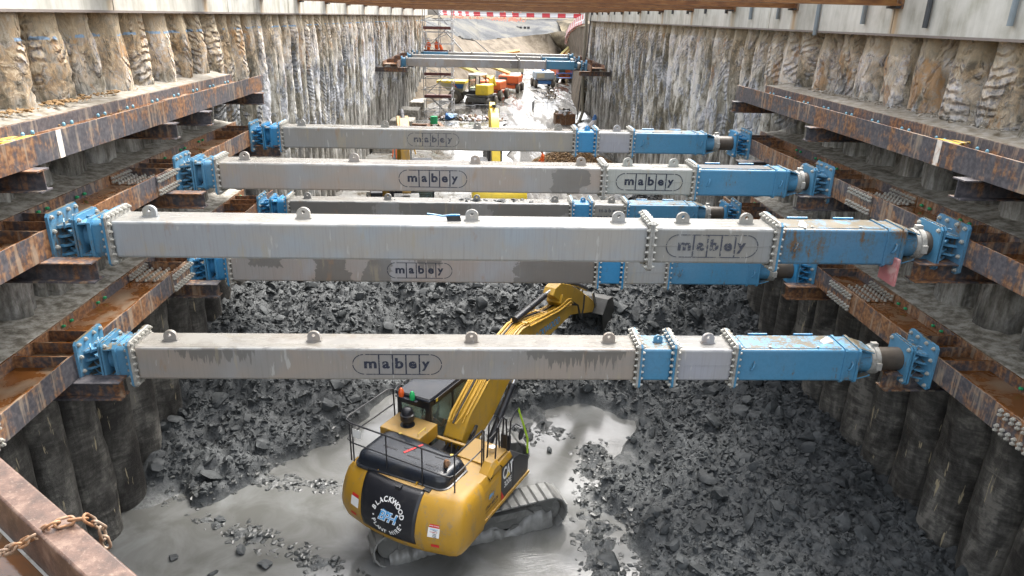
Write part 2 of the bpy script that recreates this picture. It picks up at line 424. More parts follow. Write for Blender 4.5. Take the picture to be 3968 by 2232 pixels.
def pile_mat():
    t = NT('bored_pile_concrete')
    v = t.OR()
    x, y, z = t.sep(t.P)
    rnd = t.oi.outputs['Random']
    M_ = lambda a, b: t.math('MULTIPLY', a, b)
    A_ = lambda a, b: t.math('ADD', a, b)
    n1 = t.noise(t.mapping(v, (1, 1, .45)), 0.85, 8, 0.6, 1.6)
    n2 = t.noise(v, 6.0, 9, 0.72, 0.6)
    n3 = t.noise(t.mapping(v, (1, 1, .5), (0, 0, 0), (9, 4, 2)), 1.3, 6, 0.6, 1.2)
    ang = M_(t.math('SUBTRACT', rnd, 0.5), 2.2)
    mp = t.n('Mapping'); t.L(v, mp.inputs[0]); mp.inputs['Scale'].default_value = (3.2, 3.2, 0.75)
    t.L(t.comb(ang, M_(ang, 0.8), 0.0), mp.inputs['Rotation'])
    st = t.noise(mp.outputs[0], 1.1, 8, 0.66, 1.1)
    # folded, sheared laminations left by the auger
    mw = t.n('Mapping'); t.L(v, mw.inputs[0]); t.L(t.comb(ang, A_(M_(ang, 0.6), 0.5), 0.0), mw.inputs['Rotation'])
    wv = t.n('TexWave', wave_type='BANDS', bands_direction='DIAGONAL', wave_profile='SIN'); t.L(mw.outputs[0], wv.inputs['Vector'])
    wv.inputs['Scale'].default_value = 2.3; wv.inputs['Distortion'].default_value = 7.5; wv.inputs['Detail'].default_value = 3.0; wv.inputs['Detail Scale'].default_value = 0.9; wv.inputs['Detail Roughness'].default_value = .55
    fold = wv.outputs['Fac']
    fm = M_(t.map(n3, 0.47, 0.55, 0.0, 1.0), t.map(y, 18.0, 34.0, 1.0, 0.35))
    lum = A_(A_(M_(n1, 0.55), M_(st, 0.30)), M_(n2, 0.15))
    lum = A_(lum, M_(t.math('SUBTRACT', rnd, 0.5), 0.08))
    buff = t.ramp(lum, [(0.42, (.10, .090, .066)), (0.47, (.20, .185, .145)), (0.505, (.33, .315, .27)), (0.545, (.50, .485, .44)), (0.58, (.70, .69, .65))])
    cool = t.ramp(lum, [(0.42, (.10, .105, .11)), (0.48, (.20, .21, .22)), (0.52, (.33, .345, .37)), (0.56, (.56, .57, .60))])
    light = t.mix(t.map(n3, 0.50, 0.54), buff, cool)
    line = M_(t.map(fold, 0.20, 0.05), fm)
    light = t.mix(M_(line, 0.38), light, (.10, .095, .075))
    light = t.mix(M_(M_(t.map(fold, 0.86, 0.97), fm), 0.25), light, (.62, .61, .56))
    speck = t.map(n2, 0.43, 0.38, 0, .6)
    light = t.mix(speck, light, (.08, .072, .055))
    zz = A_(z, M_(t.math('SUBTRACT', n1, 0.5), 6.0))
    band = M_(M_(t.map(zz, -2.7, -0.7), t.map(y, 22.0, 36.0, 1.0, 0.6)), t.map(n2, 0.40, 0.56, 0.25, 1))
    clay = t.ramp(A_(M_(n2, .6), M_(n3, .4)), [(0.42, (.15, .085, .036)), (0.5, (.36, .235, .115)), (0.56, (.58, .46, .30))])
    light = t.mix(M_(band, t.map(x, 2, -2, .60, .85)), light, clay)
    och = t.map(t.noise(t.mapping(v, (1, 1, .4), (0, 0, 0), (3, 8, 1)), 1.2, 5, 0.6, 0.8), 0.57, 0.62)
    light = t.mix(M_(M_(och, t.map(n2, .40, .55, .35, 1)), t.map(z, -4.5, -0.8, 0.0, 0.75)), light, t.mix(st, (.22, .10, .03), (.42, .24, .09)))
    neck = t.map(A_(z, M_(n2, 0.12)), -0.60, -0.50)
    light = t.mix(M_(neck, 0.6), light, (.34, .285, .195))
    blue = M_(M_(t.map(A_(z, M_(n2, .06)), -.575, -.56), t.map(A_(z, M_(n2, .06)), -.50, -.515)), t.map(t.noise(v, 3.0, 2), .50, .54))
    light = t.mix(M_(M_(blue, t.map(x, 0, -1)), .7), light, (.12, .27, .45))
    # dark clay film, with shade painted in, below the level already cleaned off
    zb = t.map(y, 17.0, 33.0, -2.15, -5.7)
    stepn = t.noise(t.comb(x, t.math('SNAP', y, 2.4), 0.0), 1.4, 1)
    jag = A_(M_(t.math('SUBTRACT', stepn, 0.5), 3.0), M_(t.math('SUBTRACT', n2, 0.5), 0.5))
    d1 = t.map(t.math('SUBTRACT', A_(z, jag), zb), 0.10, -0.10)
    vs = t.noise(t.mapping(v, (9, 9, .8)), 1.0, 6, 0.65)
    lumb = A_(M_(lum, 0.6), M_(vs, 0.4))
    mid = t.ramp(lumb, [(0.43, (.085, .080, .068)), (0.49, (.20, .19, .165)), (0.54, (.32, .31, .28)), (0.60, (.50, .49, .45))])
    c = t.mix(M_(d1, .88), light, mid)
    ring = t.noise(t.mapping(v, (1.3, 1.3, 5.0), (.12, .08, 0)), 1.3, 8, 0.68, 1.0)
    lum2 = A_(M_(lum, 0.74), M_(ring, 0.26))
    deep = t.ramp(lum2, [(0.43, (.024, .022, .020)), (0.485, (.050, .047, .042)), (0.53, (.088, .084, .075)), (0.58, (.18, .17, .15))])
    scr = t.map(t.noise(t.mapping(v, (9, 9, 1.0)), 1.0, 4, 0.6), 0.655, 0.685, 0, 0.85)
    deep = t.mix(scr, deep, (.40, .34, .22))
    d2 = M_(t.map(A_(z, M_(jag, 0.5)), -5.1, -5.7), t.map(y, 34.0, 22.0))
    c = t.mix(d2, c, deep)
    up = t.math('SUBTRACT', 1.0, M_(d1, .75))
    h = A_(M_(M_(fold, fm), M_(t.math('SUBTRACT', 1.0, M_(d2, 1.0)), M_(up, 1.1))), A_(M_(M_(st, t.math('SUBTRACT', 1.0, M_(d2, .8))), 0.7), M_(n2, 0.5)))
    return t.fin(c, t.map(d2, 0, 1, 0.8, 0.5), 0.0, t.bump(h, 0.9, 0.075), 0.35)
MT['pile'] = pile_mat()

def cap_mat():
    t = NT('cast_concrete')
    x, y, z = t.sep(t.P)
    n = t.noise(t.P, 1.4, 8, 0.6)
    st = t.noise(t.mapping(t.P, (1, 2.2, 0.25)), 1.6, 6, 0.6)
    c = t.ramp(t.math('ADD', t.math('MULTIPLY', n, 0.5), t.math('MULTIPLY', st, 0.5)), [(0.36, (.30, .29, .24)), (0.5, (.46, .45, .40)), (0.64, (.56, .55, .50))])
    # rust runs below each girder seat (girders every 5.5 m)
    fy = t.math('ABSOLUTE', t.math('SUBTRACT', t.math('FRACT', t.math('ADD', t.math('DIVIDE', y, 5.5), 0.5)), 0.5))
    fy = t.math('ADD', fy, t.math('MULTIPLY', t.math('SUBTRACT', st, 0.5), 0.12))
    c = t.mix(t.math('MULTIPLY', t.map(fy, 0.055, 0.01), t.map(st, 0.35, 0.6, 0.2, 0.8)), c, (.36, .21, .07))
    gr = t.noise(t.mapping(t.P, (1, 1, .8)), 0.9, 6)
    c = t.mix(t.map(gr, 0.56, 0.68, 0, 0.5), c, (.28, .27, .20))
    return t.fin(c, 0.7, 0, t.bump(t.noise(t.P, 12, 5), 0.15, 0.01))
MT['cap'] = cap_mat()
def ledge_mat():
    t = NT('grout_ledge')
    n = t.noise(t.P, 5.0, 9, 0.7, 0.0)
    z = t.sep(t.P)[2]
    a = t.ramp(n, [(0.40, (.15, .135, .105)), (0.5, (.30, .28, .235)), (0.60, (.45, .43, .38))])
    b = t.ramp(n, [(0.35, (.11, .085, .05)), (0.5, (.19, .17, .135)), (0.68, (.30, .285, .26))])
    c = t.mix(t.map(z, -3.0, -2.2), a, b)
    return t.fin(c, 0.6, 0, t.bump(t.noise(t.P, 20, 6), 0.4, 0.02))
MT['ledge'] = ledge_mat()
def cL(y): return 0.001 * max(0.0, y - 35.0) ** 2
XLF, XRF = -6.59, 7.81
ORD = ['first','second','third','fourth','fifth','sixth','seventh','eighth','ninth','tenth','eleventh','twelfth','thirteenth','fourteenth','fifteenth','sixteenth','seventeenth','eighteenth','nineteenth']
TENS = {2:'twenty',3:'thirty',4:'forty',5:'fifty',6:'sixty',7:'seventy'}
def ordn(i):
    i += 1
    if i <= 19: return ORD[i - 1]
    t, u = divmod(i, 10)
    return (TENS[t][:-1] + 'ieth') if u == 0 else TENS[t] + '-' + ORD[u - 1]

# ---- piles
def pile_mesh(k):
    rg = random.Random(100 + k)
    n = 30; zs = np.concatenate([np.arange(0.0, -7.0, -0.11), np.arange(-7.0, -12.9, -0.28)])
    tw = rg.uniform(-1.6, 1.6); off = rg.uniform(0, 99); amp = rg.uniform(0.5, 1.0)
    ridge = rg.uniform(1.2, 2.4)
    mb = MB(); rings = []
    for z in zs:
        ring = []
        for j in range(n):
            a = 2 * PI * j / n
            ca, sa = math.cos(a), math.sin(a)
            p = Vector((ca * 1.1, sa * 1.1, z * 0.55 + off))
            b = mn.noise(p * 0.9) * 0.11 * amp
            q = Vector((ca * 1.6, sa * 1.6, (z + math.sin(a) * tw) * ridge * .55 + off * 2))
            g = abs(mn.noise(q)) ; g2 = abs(mn.noise(q * 2.3 + Vector((7, 3, 1))))
            up = 1.0 if z > -5.5 else 0.35
            d = b - (0.07 * max(0, 0.16 - g) / 0.16 + 0.03 * max(0, 0.18 - g2) / 0.18) * up * amp
            d += mn.noise(q * 6.0) * 0.012
            neck = 1 - 0.11 * (1 / (1 + math.exp(-(z + 0.62 + 0.12 * mn.noise(Vector((ca, sa, off)))) * 11)))
            r = (0.60 - .075 * min(1, max(0, (-4.2 - z) / 1.5)) + d) * neck
            ring.append((r * ca, r * sa, float(z)))
        rings.append(ring)
    mb.loft(rings, caps=False)
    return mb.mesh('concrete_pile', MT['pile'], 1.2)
PM = [pile_mesh(k) for k in range(12)]
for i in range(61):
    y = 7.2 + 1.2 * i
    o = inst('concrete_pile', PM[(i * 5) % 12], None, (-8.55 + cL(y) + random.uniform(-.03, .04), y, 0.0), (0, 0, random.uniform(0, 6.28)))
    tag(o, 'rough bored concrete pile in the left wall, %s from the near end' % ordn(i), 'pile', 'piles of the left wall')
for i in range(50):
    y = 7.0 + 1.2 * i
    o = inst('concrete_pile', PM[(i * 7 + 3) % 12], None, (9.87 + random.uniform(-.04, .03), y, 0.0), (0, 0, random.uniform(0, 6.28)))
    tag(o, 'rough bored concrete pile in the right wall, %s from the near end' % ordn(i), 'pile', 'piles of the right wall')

soil = plain('brown_soil', (.05, .042, .03), 0.9, 0, 0.5, 3)
def soilwall(name, xf, y0, y1, s):
    mb = MB(); ys = np.arange(y0, y1 + .01, 2.0)
    rings = [[((xf + (cL(y) if s < 0 else 0)), float(y), z) for z in (1.55, -1, -4, -8, -13)] for y in ys]
    mb.loft(rings, caps=False, closed=False)
    rings = [[((xf + (cL(y) if s < 0 else 0)) , float(y), 1.55), (xf + s * 40, float(y), 1.6)] for y in ys]
    mb.loft(rings, caps=False, closed=False)
    o = mb.build(name, soil); tag(o, kind='structure'); return o
soilwall('ground_beside_trench', -8.62, 2, 82, -1)
soilwall('ground_beside_trench', 9.94, 2, 67, 1)

# ---- capping beams
def cap(xf, s, zb, y0, y1, side):
    rt = empty('capping_beam', (xf, y0, zb), 0, None, 'long pale concrete capping beam along the top of the %s pile wall' % side, 'capping beam')
    L = 7.3; y = y0; k = 0
    while y < y1:
        e = min(y + L, y1)
        n = 6; rings = []
        for i in range(n + 1):
            yy = y + 0.012 + (e - y - 0.024) * i / n
            c = cL(yy) if s < 0 else 0
            rings.append([(c, yy - y0, 0), (c, yy - y0, 1.75), (c + s * 1.5, yy - y0, 1.75), (c + s * 1.5, yy - y0, 0)])
        MB().loft(rings).build('cast_panel', MT['cap'], rt, 0.015)
        y = e; k += 1
    # shutter lip
    rings = [[(c - s * .025, yy - y0, -.02), (c - s * .025, yy - y0, .03), (c + s * .1, yy - y0, .03), (c + s * .1, yy - y0, -.02)] for yy in np.arange(y0, y1 + .01, 3.0) for c in [cL(yy) if s < 0 else 0]]
    MB().loft(rings).build('bottom_lip', plain('lip_concrete_' + side, (.20, .17, .15), .8), rt)
    return rt
cap(-7.92, -1, -0.10, 2, 80, 'left')
cap(9.15, 1, -0.19, 2, 66.4, 'right')

# ---- conduits hanging on the cap faces
MT['conduit'] = plain('grey_conduit', (.20, .24, .26), .5)
MT['conduit_d'] = plain('dark_conduit', (.05, .055, .06), .5)
cm = MB().cyl((0, 0, 0), (0, 0, 1.75), .055, 10).mesh('conduit', MT['conduit'])
cmd = MB().cyl((0, 0, 0), (0, 0, 1.75), .055, 10).mesh('conduit', MT['conduit_d'])
k = 0
for side, xs, ys in (('right', 9.08, [12.7, 15.2, 17.8, 20.3, 23.1, 25.5]), ('left', -7.84, [22.2, 25, 27.8])):
    for j, y in enumerate(ys):
        o = inst('conduit', cmd if y in (15.2,) or side == 'left' else cm, None, (xs, y, (0.05, -.02, .03, -.28, .12, .1)[j] if side == 'right' else .55))
        tag(o, 'slim grey conduit hanging down the %s capping beam, %s from the near end' % (side, ordn(j)), 'conduit', 'conduits on the capping beams')
for side, xs, y0, n in (('right', 9.10, 28.2, 14), ('left', -7.86, 30.6, 17)):
    for j in range(n):
        y = y0 + 2.7 * j
        o = inst('conduit', cmd, None, (xs + (cL(y) if side == 'left' else 0), y, (.3 if side == 'right' else .55)))
        tag(o, 'dark conduit stub between far girder ends on the %s capping beam, %s along' % (side, ordn(j)), 'conduit', 'conduits on the capping beams')

# ---- overhead girders
def girder_mesh():
    mb = MB(); a, b = -7.93, 9.17
    mb.box((a, -.21, 0), (b, .21, .04)); mb.box((a, -.015, .04), (b, .015, .86)); mb.box((a, -.21, .86), (b, .21, .90))
    return mb
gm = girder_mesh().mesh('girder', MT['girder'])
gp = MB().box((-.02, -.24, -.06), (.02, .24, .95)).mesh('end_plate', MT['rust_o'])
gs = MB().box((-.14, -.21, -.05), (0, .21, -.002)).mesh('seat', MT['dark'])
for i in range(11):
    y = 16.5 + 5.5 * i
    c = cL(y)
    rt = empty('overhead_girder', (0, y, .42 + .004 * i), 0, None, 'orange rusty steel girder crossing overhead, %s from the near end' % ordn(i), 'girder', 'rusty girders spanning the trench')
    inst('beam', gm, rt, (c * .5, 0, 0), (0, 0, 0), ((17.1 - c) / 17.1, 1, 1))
    inst('end_plate', gp, rt, (9.12, 0, 0)); inst('end_plate', gp, rt, (-7.88 + c, 0, 0))
    inst('seat', gs, rt, (9.14, 0, -.004)); inst('seat', gs, rt, (-7.74 + c, 0, -.004))

# ---- walers
boltm = MB().lathe([(.0, -.0), (.033, .0), (.033, .032), (.022, .035), (.020, .060), (.004, .064)], 6, axis='x').mesh('bolt', MT['bolt'])
def studcap(mat):
    mb = MB(); mb.lathe([(.018, 0), (.030, .012), (.028, .05), (.010, .07)], 8)
    return mb.mesh('stud_cap', mat)
capg, capb = studcap(MT['green_cap']), studcap(MT['blue_cap'])
NODES = (11.0, 15.7, 20.9)
def waler(side, zt, y0, y1, label, mat, nodes=NODES, splices=(), caps=None, D=.95, H=.43, x=None, stub=None, name='waling_beam', capx=None):
    s = -1 if side == 'left' else 1
    xf = (XLF if s < 0 else XRF) if x is None else x
    zc = zt - H / 2
    rt = empty(name, (xf, (y0 + y1) / 2, zc), 0, None, label, 'waling beam', 'steel waling beams along the walls')
    oy = -(y0 + y1) / 2
    a, b = y0 + oy, y1 + oy
    mb = MB()
    mb.box((0, a, -H / 2), (s * .04, b, H / 2)); mb.box((s * (D - .04), a, -H / 2), (s * D, b, H / 2))
    mb.box((s * .04, a, -.011), (s * (D - .04), b, .011))
    mb.build('beam', mat, rt, 0.004, 1)
    st = MB().box((s * .042, -.012, .012), (s * (D - .042), .012, H / 2 - .01)).mesh('stiffener', mat)
    for n in nodes:
        for d in (-.5, .02, .5): inst('stiffener', st, rt, (0, n + d + oy, 0))
    for (p, q) in splices:
        pl = MB().box((-s * .022, p + oy, -H / 2 + .02), (-s * .001, q + oy, H / 2 - .02)).build('splice_plate', mat, rt)
        ip = MB().box((s * (D - .042), p + oy, .03), (s * (D - .065), q + oy, H / 2 - .01)).build('splice_plate', mat, rt)
        wp = MB().box((s * .10, p + oy + .05, .012), (s * (D - .10), q + oy - .05, .03)).build('splice_plate', mat, rt)
        nb = 8
        for i in range(nb):
            yy = p + .05 + (q - p - .1) * i / (nb - 1) + oy
            for z in (-.165, -.095, .095, .165):
                inst('bolt', boltm, rt, (-s * .02, yy, z), (0, 0, PI if s > 0 else 0))
            for z in (.075, .15):
                inst('bolt', boltm, rt, (s * (D - .065), yy, z), (0, 0, PI if s > 0 else 0))
            for q2 in range(4):
                inst('bolt', boltm, rt, (s * (.2 + .55 * q2 / 3), yy, .03), (0, -PI / 2, 0))
    if caps:
        m = capg if caps == 'g' else capb
        y = y0 + .6; k = 0
        while y < y1 - .3:
            if all(abs(y - n) > .62 for n in nodes) and not any(p - .2 < y < q + .2 for p, q in splices):
                for d in (-.13, .13):
                    if caps == 'g': inst('stud_cap', m, rt, (s * (D - .045), y + d + oy, .10 + .02 * math.sin(7 * y)), (0, -s * PI / 2 * .8, 0))
                    else: inst('stud_cap', m, rt, (s * (D - .10), y + d + oy, .012), (0, 0, 0))
            y += 1.2; k += 1
    return rt, oy, s
Z1, Z2, Z3 = -1.80, -3.17, -5.27
for side in ('left', 'right'):
    s = -1 if side == 'left' else 1
    sp2 = [(14.37, 15.33)] if s < 0 else [(13.55, 14.50)]
    sp3 = [(14.37, 15.33), (7.6, 8.6)] if s < 0 else [(13.55, 14.50), (8.0, 8.97)]
    r1, oy, _ = waler(side, Z1, 3.0, 22.3, 'dark mill scale waling beam of the upper row on the %s wall, with no props' % side, MT['rust_lvl1'], nodes=(), caps='b')
    ws = 11.38 if s < 0 else 11.9
    MB().box((-s * .004, ws - .07 + oy, -.213), (-s * .001, ws + .07 + oy, .213)).build('weld_seam', MT['weld'], r1)
    hz = [(s * .06, .0), (s * .86, .55), (s * .06, 1.25)]
    MB().prism([(p, ws + oy + q - (1.0 if s < 0 else .1)) for p, q in hz], 'z', .10, .13).build('hazard_plate', MT['hazard'], r1)
    waler(side, Z2, 3.0, 22.2, 'rusty waling beam of the middle row on the %s wall' % side, MT['rust'], splices=sp2, caps='g')
    waler(side, Z3, 3.0, 22.2, 'rusty waling beam of the lowest row on the %s wall' % side, MT['rust'], splices=sp3, caps='g')
    x = (XLF + .47) if s < 0 else XRF
    waler(side, -3.15, 53.2, 68, 'distant rusty waling beam on the %s wall at the far props' % side, MT['rust'], nodes=(55.8, 60.3, 64.8), x=x, D=1.05)
    # thin pile packing to the wall behind far waler
# ---- brackets under the walers
def stub_mesh(L):
    mb = MB()
    mb.box((0, -.15, -.32), (L, .15, -.297)); mb.box((0, -.15, -.023), (L, .15, 0)); mb.box((0, -.009, -.297), (L, .009, -.023))
    return mb.mesh('support_bracket', MT['stub'])
def bracket(side, x, y, z, L, lab, name='support_bracket'):
    o = inst(name, stub_mesh(L), None, (x, y, z), (0, 0, 0 if side == 'right' else PI))
    return tag(o, lab, 'bracket', 'H section brackets under the waling beams')
for zt, row, ysl, ysr, px, prx in ((Z1 - .43, 'upper', (10.31, 15.09, 17.06, 21.3), (10.67, 16.3, 21.6), -6.38, 7.55), (Z2 - .43, 'middle', (10.25, 14.7, 20.6), (10.6, 15.2, 19.3), -5.85, 7.1), (Z3 - .43, 'lowest', (10.38, 14.9, 20.3), (10.75, 15.06, 20.0), -5.87, 7.12)):
    for j, y in enumerate(ysl): bracket('left', px, y + .15, zt - .003, 2.0, 'short rusty H section stub under the %s left waling beam, %s from the near end' % (row, ORD[j]))
    for j, y in enumerate(ysr): bracket('right', prx, y + .15, zt - .003, 2.0, 'short rusty H section stub under the %s right waling beam, %s from the near end' % (row, ORD[j]))
tag(BX('painted_board', MT['pink'], (6.72, 10.58, -3.98), (6.77, 11.05, -3.52), None, .004), 'pink painted square board standing on the end of a right hand bracket', 'board')
for side, x in (('left', -5.5), ('right', 7.0)):
    for j, y in enumerate((53.6, 59.0)):
        bracket(side, x, y, -3.60, 2.6, 'distant rusty bracket stub under the far %s waling beam, %s from the near end' % (side, ORD[j]))
# ---- grout ledges
def ledge(side, zt, y0, y1, row):
    s = -1 if side == 'left' else 1
    x0 = (XLF if s < 0 else XRF) + s * .952
    x1 = -8.4 if s < 0 else 9.7
    ys = np.arange(y0, y1, .16); rings = []
    for i, y in enumerate(ys):
        e = .05 * mn.noise(Vector((0, y * 1.3, zt * 7)))
        row_ = [(x0, float(y), zt - .62), (x0, float(y), zt + .004)]
        for k in range(1, 9):
            u = k / 8
            row_.append((x0 + (x1 - x0) * u, float(y), zt + .004 + .10 * u * u + .04 * mn.noise(Vector((u * 4, y * 2.1, zt))) * min(1, u * 4) + .05 * u))
        if True:
            row_.append((x1, float(y), zt - .62))
        rings.append(row_)
    o = MB().loft(rings, caps=True).build('grout_ledge', MT['ledge'])
    tag(o, 'grey grout ledge filling the gap behind the %s %s waling beam' % (row, side), 'ledge', 'grout ledges behind the waling beams')
for side in ('left', 'right'):
    ledge(side, Z1, 3, 22.4, 'upper'); ledge(side, Z2, 3, 22.2, 'middle'); ledge(side, Z3, 3, 22.2, 'lowest')
# ---- text helper
def text_mesh(s, size=1.0, bold=0.0, shear=0.0, align='CENTER', space=1.0):
    cu = bpy.data.curves.new('txt', 'FONT')
    cu.body = s; cu.size = size; cu.offset = bold; cu.shear = shear; cu.align_x = align; cu.align_y = 'CENTER'; cu.space_character = space
    cu.resolution_u = 3
    ob = bpy.data.objects.new('txt', cu)
    me = bpy.data.meshes.new_from_object(ob)
    bpy.data.objects.remove(ob); bpy.data.curves.remove(cu)
    return me
def put_text(name, s, size, mat, parent, fn, bold=0.0, shear=0.0, space=1.0, extra=None, sx=1.0):
    me = text_mesh(s, size, bold, shear, space=space)
    bm = bmesh.new(); bm.from_mesh(me)
    for v in bm.verts:
        v.co = Vector(fn(v.co.x * sx, v.co.y))
    bm.to_mesh(me); bm.free()
    me.materials.clear(); me.materials.append(mat)
    return inst(name, me, parent)

_logo = {}
def logo_mesh(mat):
    if mat.name in _logo: return _logo[mat.name]
    mb = MB(); W, H, t, r = 1.5, .385, .015, .1925
    def bar(x0, z0, x1, z1): mb.add([(x0, 0, z0), (x1, 0, z0), (x1, 0, z1), (x0, 0, z1)], [(0, 1, 2, 3)])
    xs = [-.535, -.305, -.078, .145, .37, .545]
    for i in range(5):
        bar(xs[i] + .01, H / 2 - t, xs[i + 1] - .01, H / 2); bar(xs[i] + .01, -H / 2, xs[i + 1] - .01, -H / 2 + t)
    for x in xs[1:5]: bar(x - .012, -H / 2 + .0, x + .012, H / 2)
    for sg in (-1, 1):
        for a0, a1 in ((4, 87), (93, 176)):
            n = 8; A = [R(a0 + (a1 - a0) * k / n) for k in range(n + 1)]
            cx = sg * (W / 2 - r * 1.05)
            for k in range(n):
                q = []
                for rr, a in ((r, A[k]), (r, A[k + 1]), (r - t, A[k + 1]), (r - t, A[k])):
                    q.append((cx + sg * rr * math.sin(a) * 1.05, 0, rr * math.cos(a)))
                mb.add(q, [(0, 1, 2, 3)])
    me = mb.mesh('logo', mat, smooth=False)
    bm = bmesh.new(); bm.from_mesh(me)
    for ch, x in (('m', -.45), ('a', -.19), ('b', .033), ('e', .257), ('y', .475)):
        tm = text_mesh(ch, .27, .010)
        zs_ = [v.co.y for v in tm.vertices]; xs_ = [v.co.x for v in tm.vertices]
        z0 = {'m': -.075, 'a': -.078, 'e': -.078, 'b': -.078, 'y': -.118}[ch]; hh = {'m': .135, 'a': .14, 'e': .14, 'b': .20, 'y': .178}[ch]; ww = {'m': .21, 'a': .125, 'b': .14, 'e': .135, 'y': .14}[ch]
        b2 = bmesh.new(); b2.from_mesh(tm)
        for v in b2.verts: v.co = Vector((x + ((v.co.x - min(xs_)) / (max(xs_) - min(xs_)) - .5) * ww, 0, z0 + (v.co.y - min(zs_)) / (max(zs_) - min(zs_)) * hh))
        b2.to_mesh(tm); b2.free(); bm.from_mesh(tm)
    bm.to_mesh(me); bm.free()
    _logo[mat.name] = me
    return me

_c = {}
def cached(key, fn):
    if key not in _c: _c[key] = fn()
    return _c[key]
def sq(x0, x1, a, ch=.04, az=None):
    az = az or a
    return MB().prism([(-a + ch, -az), (a - ch, -az), (a, -az + ch), (a, az - ch), (a - ch, az), (-a + ch, az), (-a, az - ch), (-a, -az + ch)], 'x', x0, x1)
def lug_mesh(mat):
    def f():
        mb = MB(); n = 20; outer = []; inner = []
        for k in range(n):
            a = 2 * PI * k / n + PI / 2
            c, s_ = math.cos(a), math.sin(a)
            if s_ >= 0: o = (.125 * c, .10 + .115 * s_)
            else:
                t = min(1, 1.25 * abs(c)) if abs(c) > 1e-6 else 0
                o = (math.copysign(.125, c) * min(1, abs(c) * 1.6), max(0, .10 + .16 * s_) if abs(c) > .65 else 0)
            outer.append(o); inner.append((.036 * c, .125 + .036 * s_))
        vs = []
        for y in (-.035, .035):
            vs += [(p, y, q) for p, q in outer] + [(p, y, q) for p, q in inner]
        fs = []
        for k in range(n):
            j = (k + 1) % n
            fs += [(k, j, n + j, n + k), (2 * n + k, 3 * n + k, 3 * n + j, 2 * n + j), (k, 2 * n + k, 2 * n + j, j), (n + k, n + j, 3 * n + j, 3 * n + k)]
        mb.add(vs, fs)
        mb.box((-.15, -.05, -.004), (.15, .05, .022))
        return mb.mesh('lifting_lug', mat, .7)
    return cached('lug' + mat.name, f)
jbolt = MB().lathe([(.0, -.085), (.020, -.085), (.022, -.06), (.032, -.058), (.032, -.034), (.032, .034), (.032, .058), (.02, .062), (.018, .085), (0, .085)], 6, axis='x').mesh('bolt', MT['bolt'])
pbolt = MB().lathe([(.0, -.0), (.036, .0), (.036, .028), (.022, .032), (.02, .05), (.0, .052)], 6, axis='x').mesh('bolt', MT['bolt'])
def hook_mesh(mat):
    return cached('hook' + mat.name, lambda: MB().tube([(0, -.07, -.02), (-.06, -.07, .0), (-.085, -.045, .02), (-.085, .045, .02), (-.06, .07, .0), (0, .07, -.02)], .014, 6).mesh('hook', mat))
def loop_mesh(mat):
    return cached('loop' + mat.name, lambda: MB().tube([(-.02, 0, -.075), (-.02, -.045, -.06), (0, -.065, 0), (.02, -.045, .06), (.02, 0, .075)], .017, 6).mesh('handle', mat))

def end_joint(rt, s, x0, mat, dirty, xj, bolts=True):
    """wall plate at x0 (face of the waling beam) with finned joint reaching to the joint plate at xj; s=+1 at the left end (towards +x)"""
    k = 'ej%s%d%s%.2f' % (mat.name, s, dirty.name, abs(xj - x0))
    L = abs(xj - x0)
    def fx(v): return v * s
    wp = inst('wall_plate', cached(k + 'wp', lambda: sq(fx(0), fx(.045), .42, .05).mesh('wall_plate', dirty)), rt, (x0, 0, 0))
    wp.location.x += 0.001 * s
    if bolts:
        for y in (-.34, .34):
            for z in (-.35, -.12, .13, .35): inst('bolt', pbolt, wp, (fx(.045), y, z), (0, 0, 0 if s > 0 else PI))
        for y in (-.13, .13):
            for z in (-.36, .36): inst('bolt', pbolt, wp, (fx(.045), y, z), (0, 0, 0 if s > 0 else PI))
        for y in (-.12, .14): inst('hook', hook_mesh(mat), wp, (fx(.13), y, .20), (R(90), 0, R(90) if s > 0 else R(-90)))
    def fins():
        mb = MB(); m = L - .02
        for z in (.17, .02, -.13, -.27):
            mb.prism([(fx(.045), -.24), (fx(.10), -.24), (fx(m * .72), -.12), (fx(m * .78), .12), (fx(.10), .24), (fx(.045), .24)], 'z', z - .02, z + .02)
        for z in (.09, -.06, -.20):
            mb.prism([(fx(m), -.26), (fx(m - .06), -.26), (fx(m * .34), -.11), (fx(m * .30), .11), (fx(m - .06), .26), (fx(m), .26)], 'z', z - .02, z + .02)
        mb.cyl((fx(L * .5), 0, -.31), (fx(L * .5), 0, .24), .055, 12)
        return mb.mesh('pivot_fins', mat)
    inst('pivot_fins', cached(k + 'f', fins), rt, (x0, 0, 0))
    jp = inst('joint_plate', cached(k + 'jp', lambda: sq(fx(0), fx(.03), .34, .05, .37).mesh('joint_plate', dirty)), rt, (xj, 0, 0))
    jp2 = inst('joint_plate', cached(k + 'jp2', lambda: sq(fx(.045), fx(.075), .335, .05, .36).mesh('joint_plate', mat)), rt, (xj, 0, 0))
    if bolts:
        for y in (-.27, .27):
            for z in (-.29, .29): inst('bolt', pbolt, jp2, (fx(.075), y, z), (0, 0, 0 if s > 0 else PI))

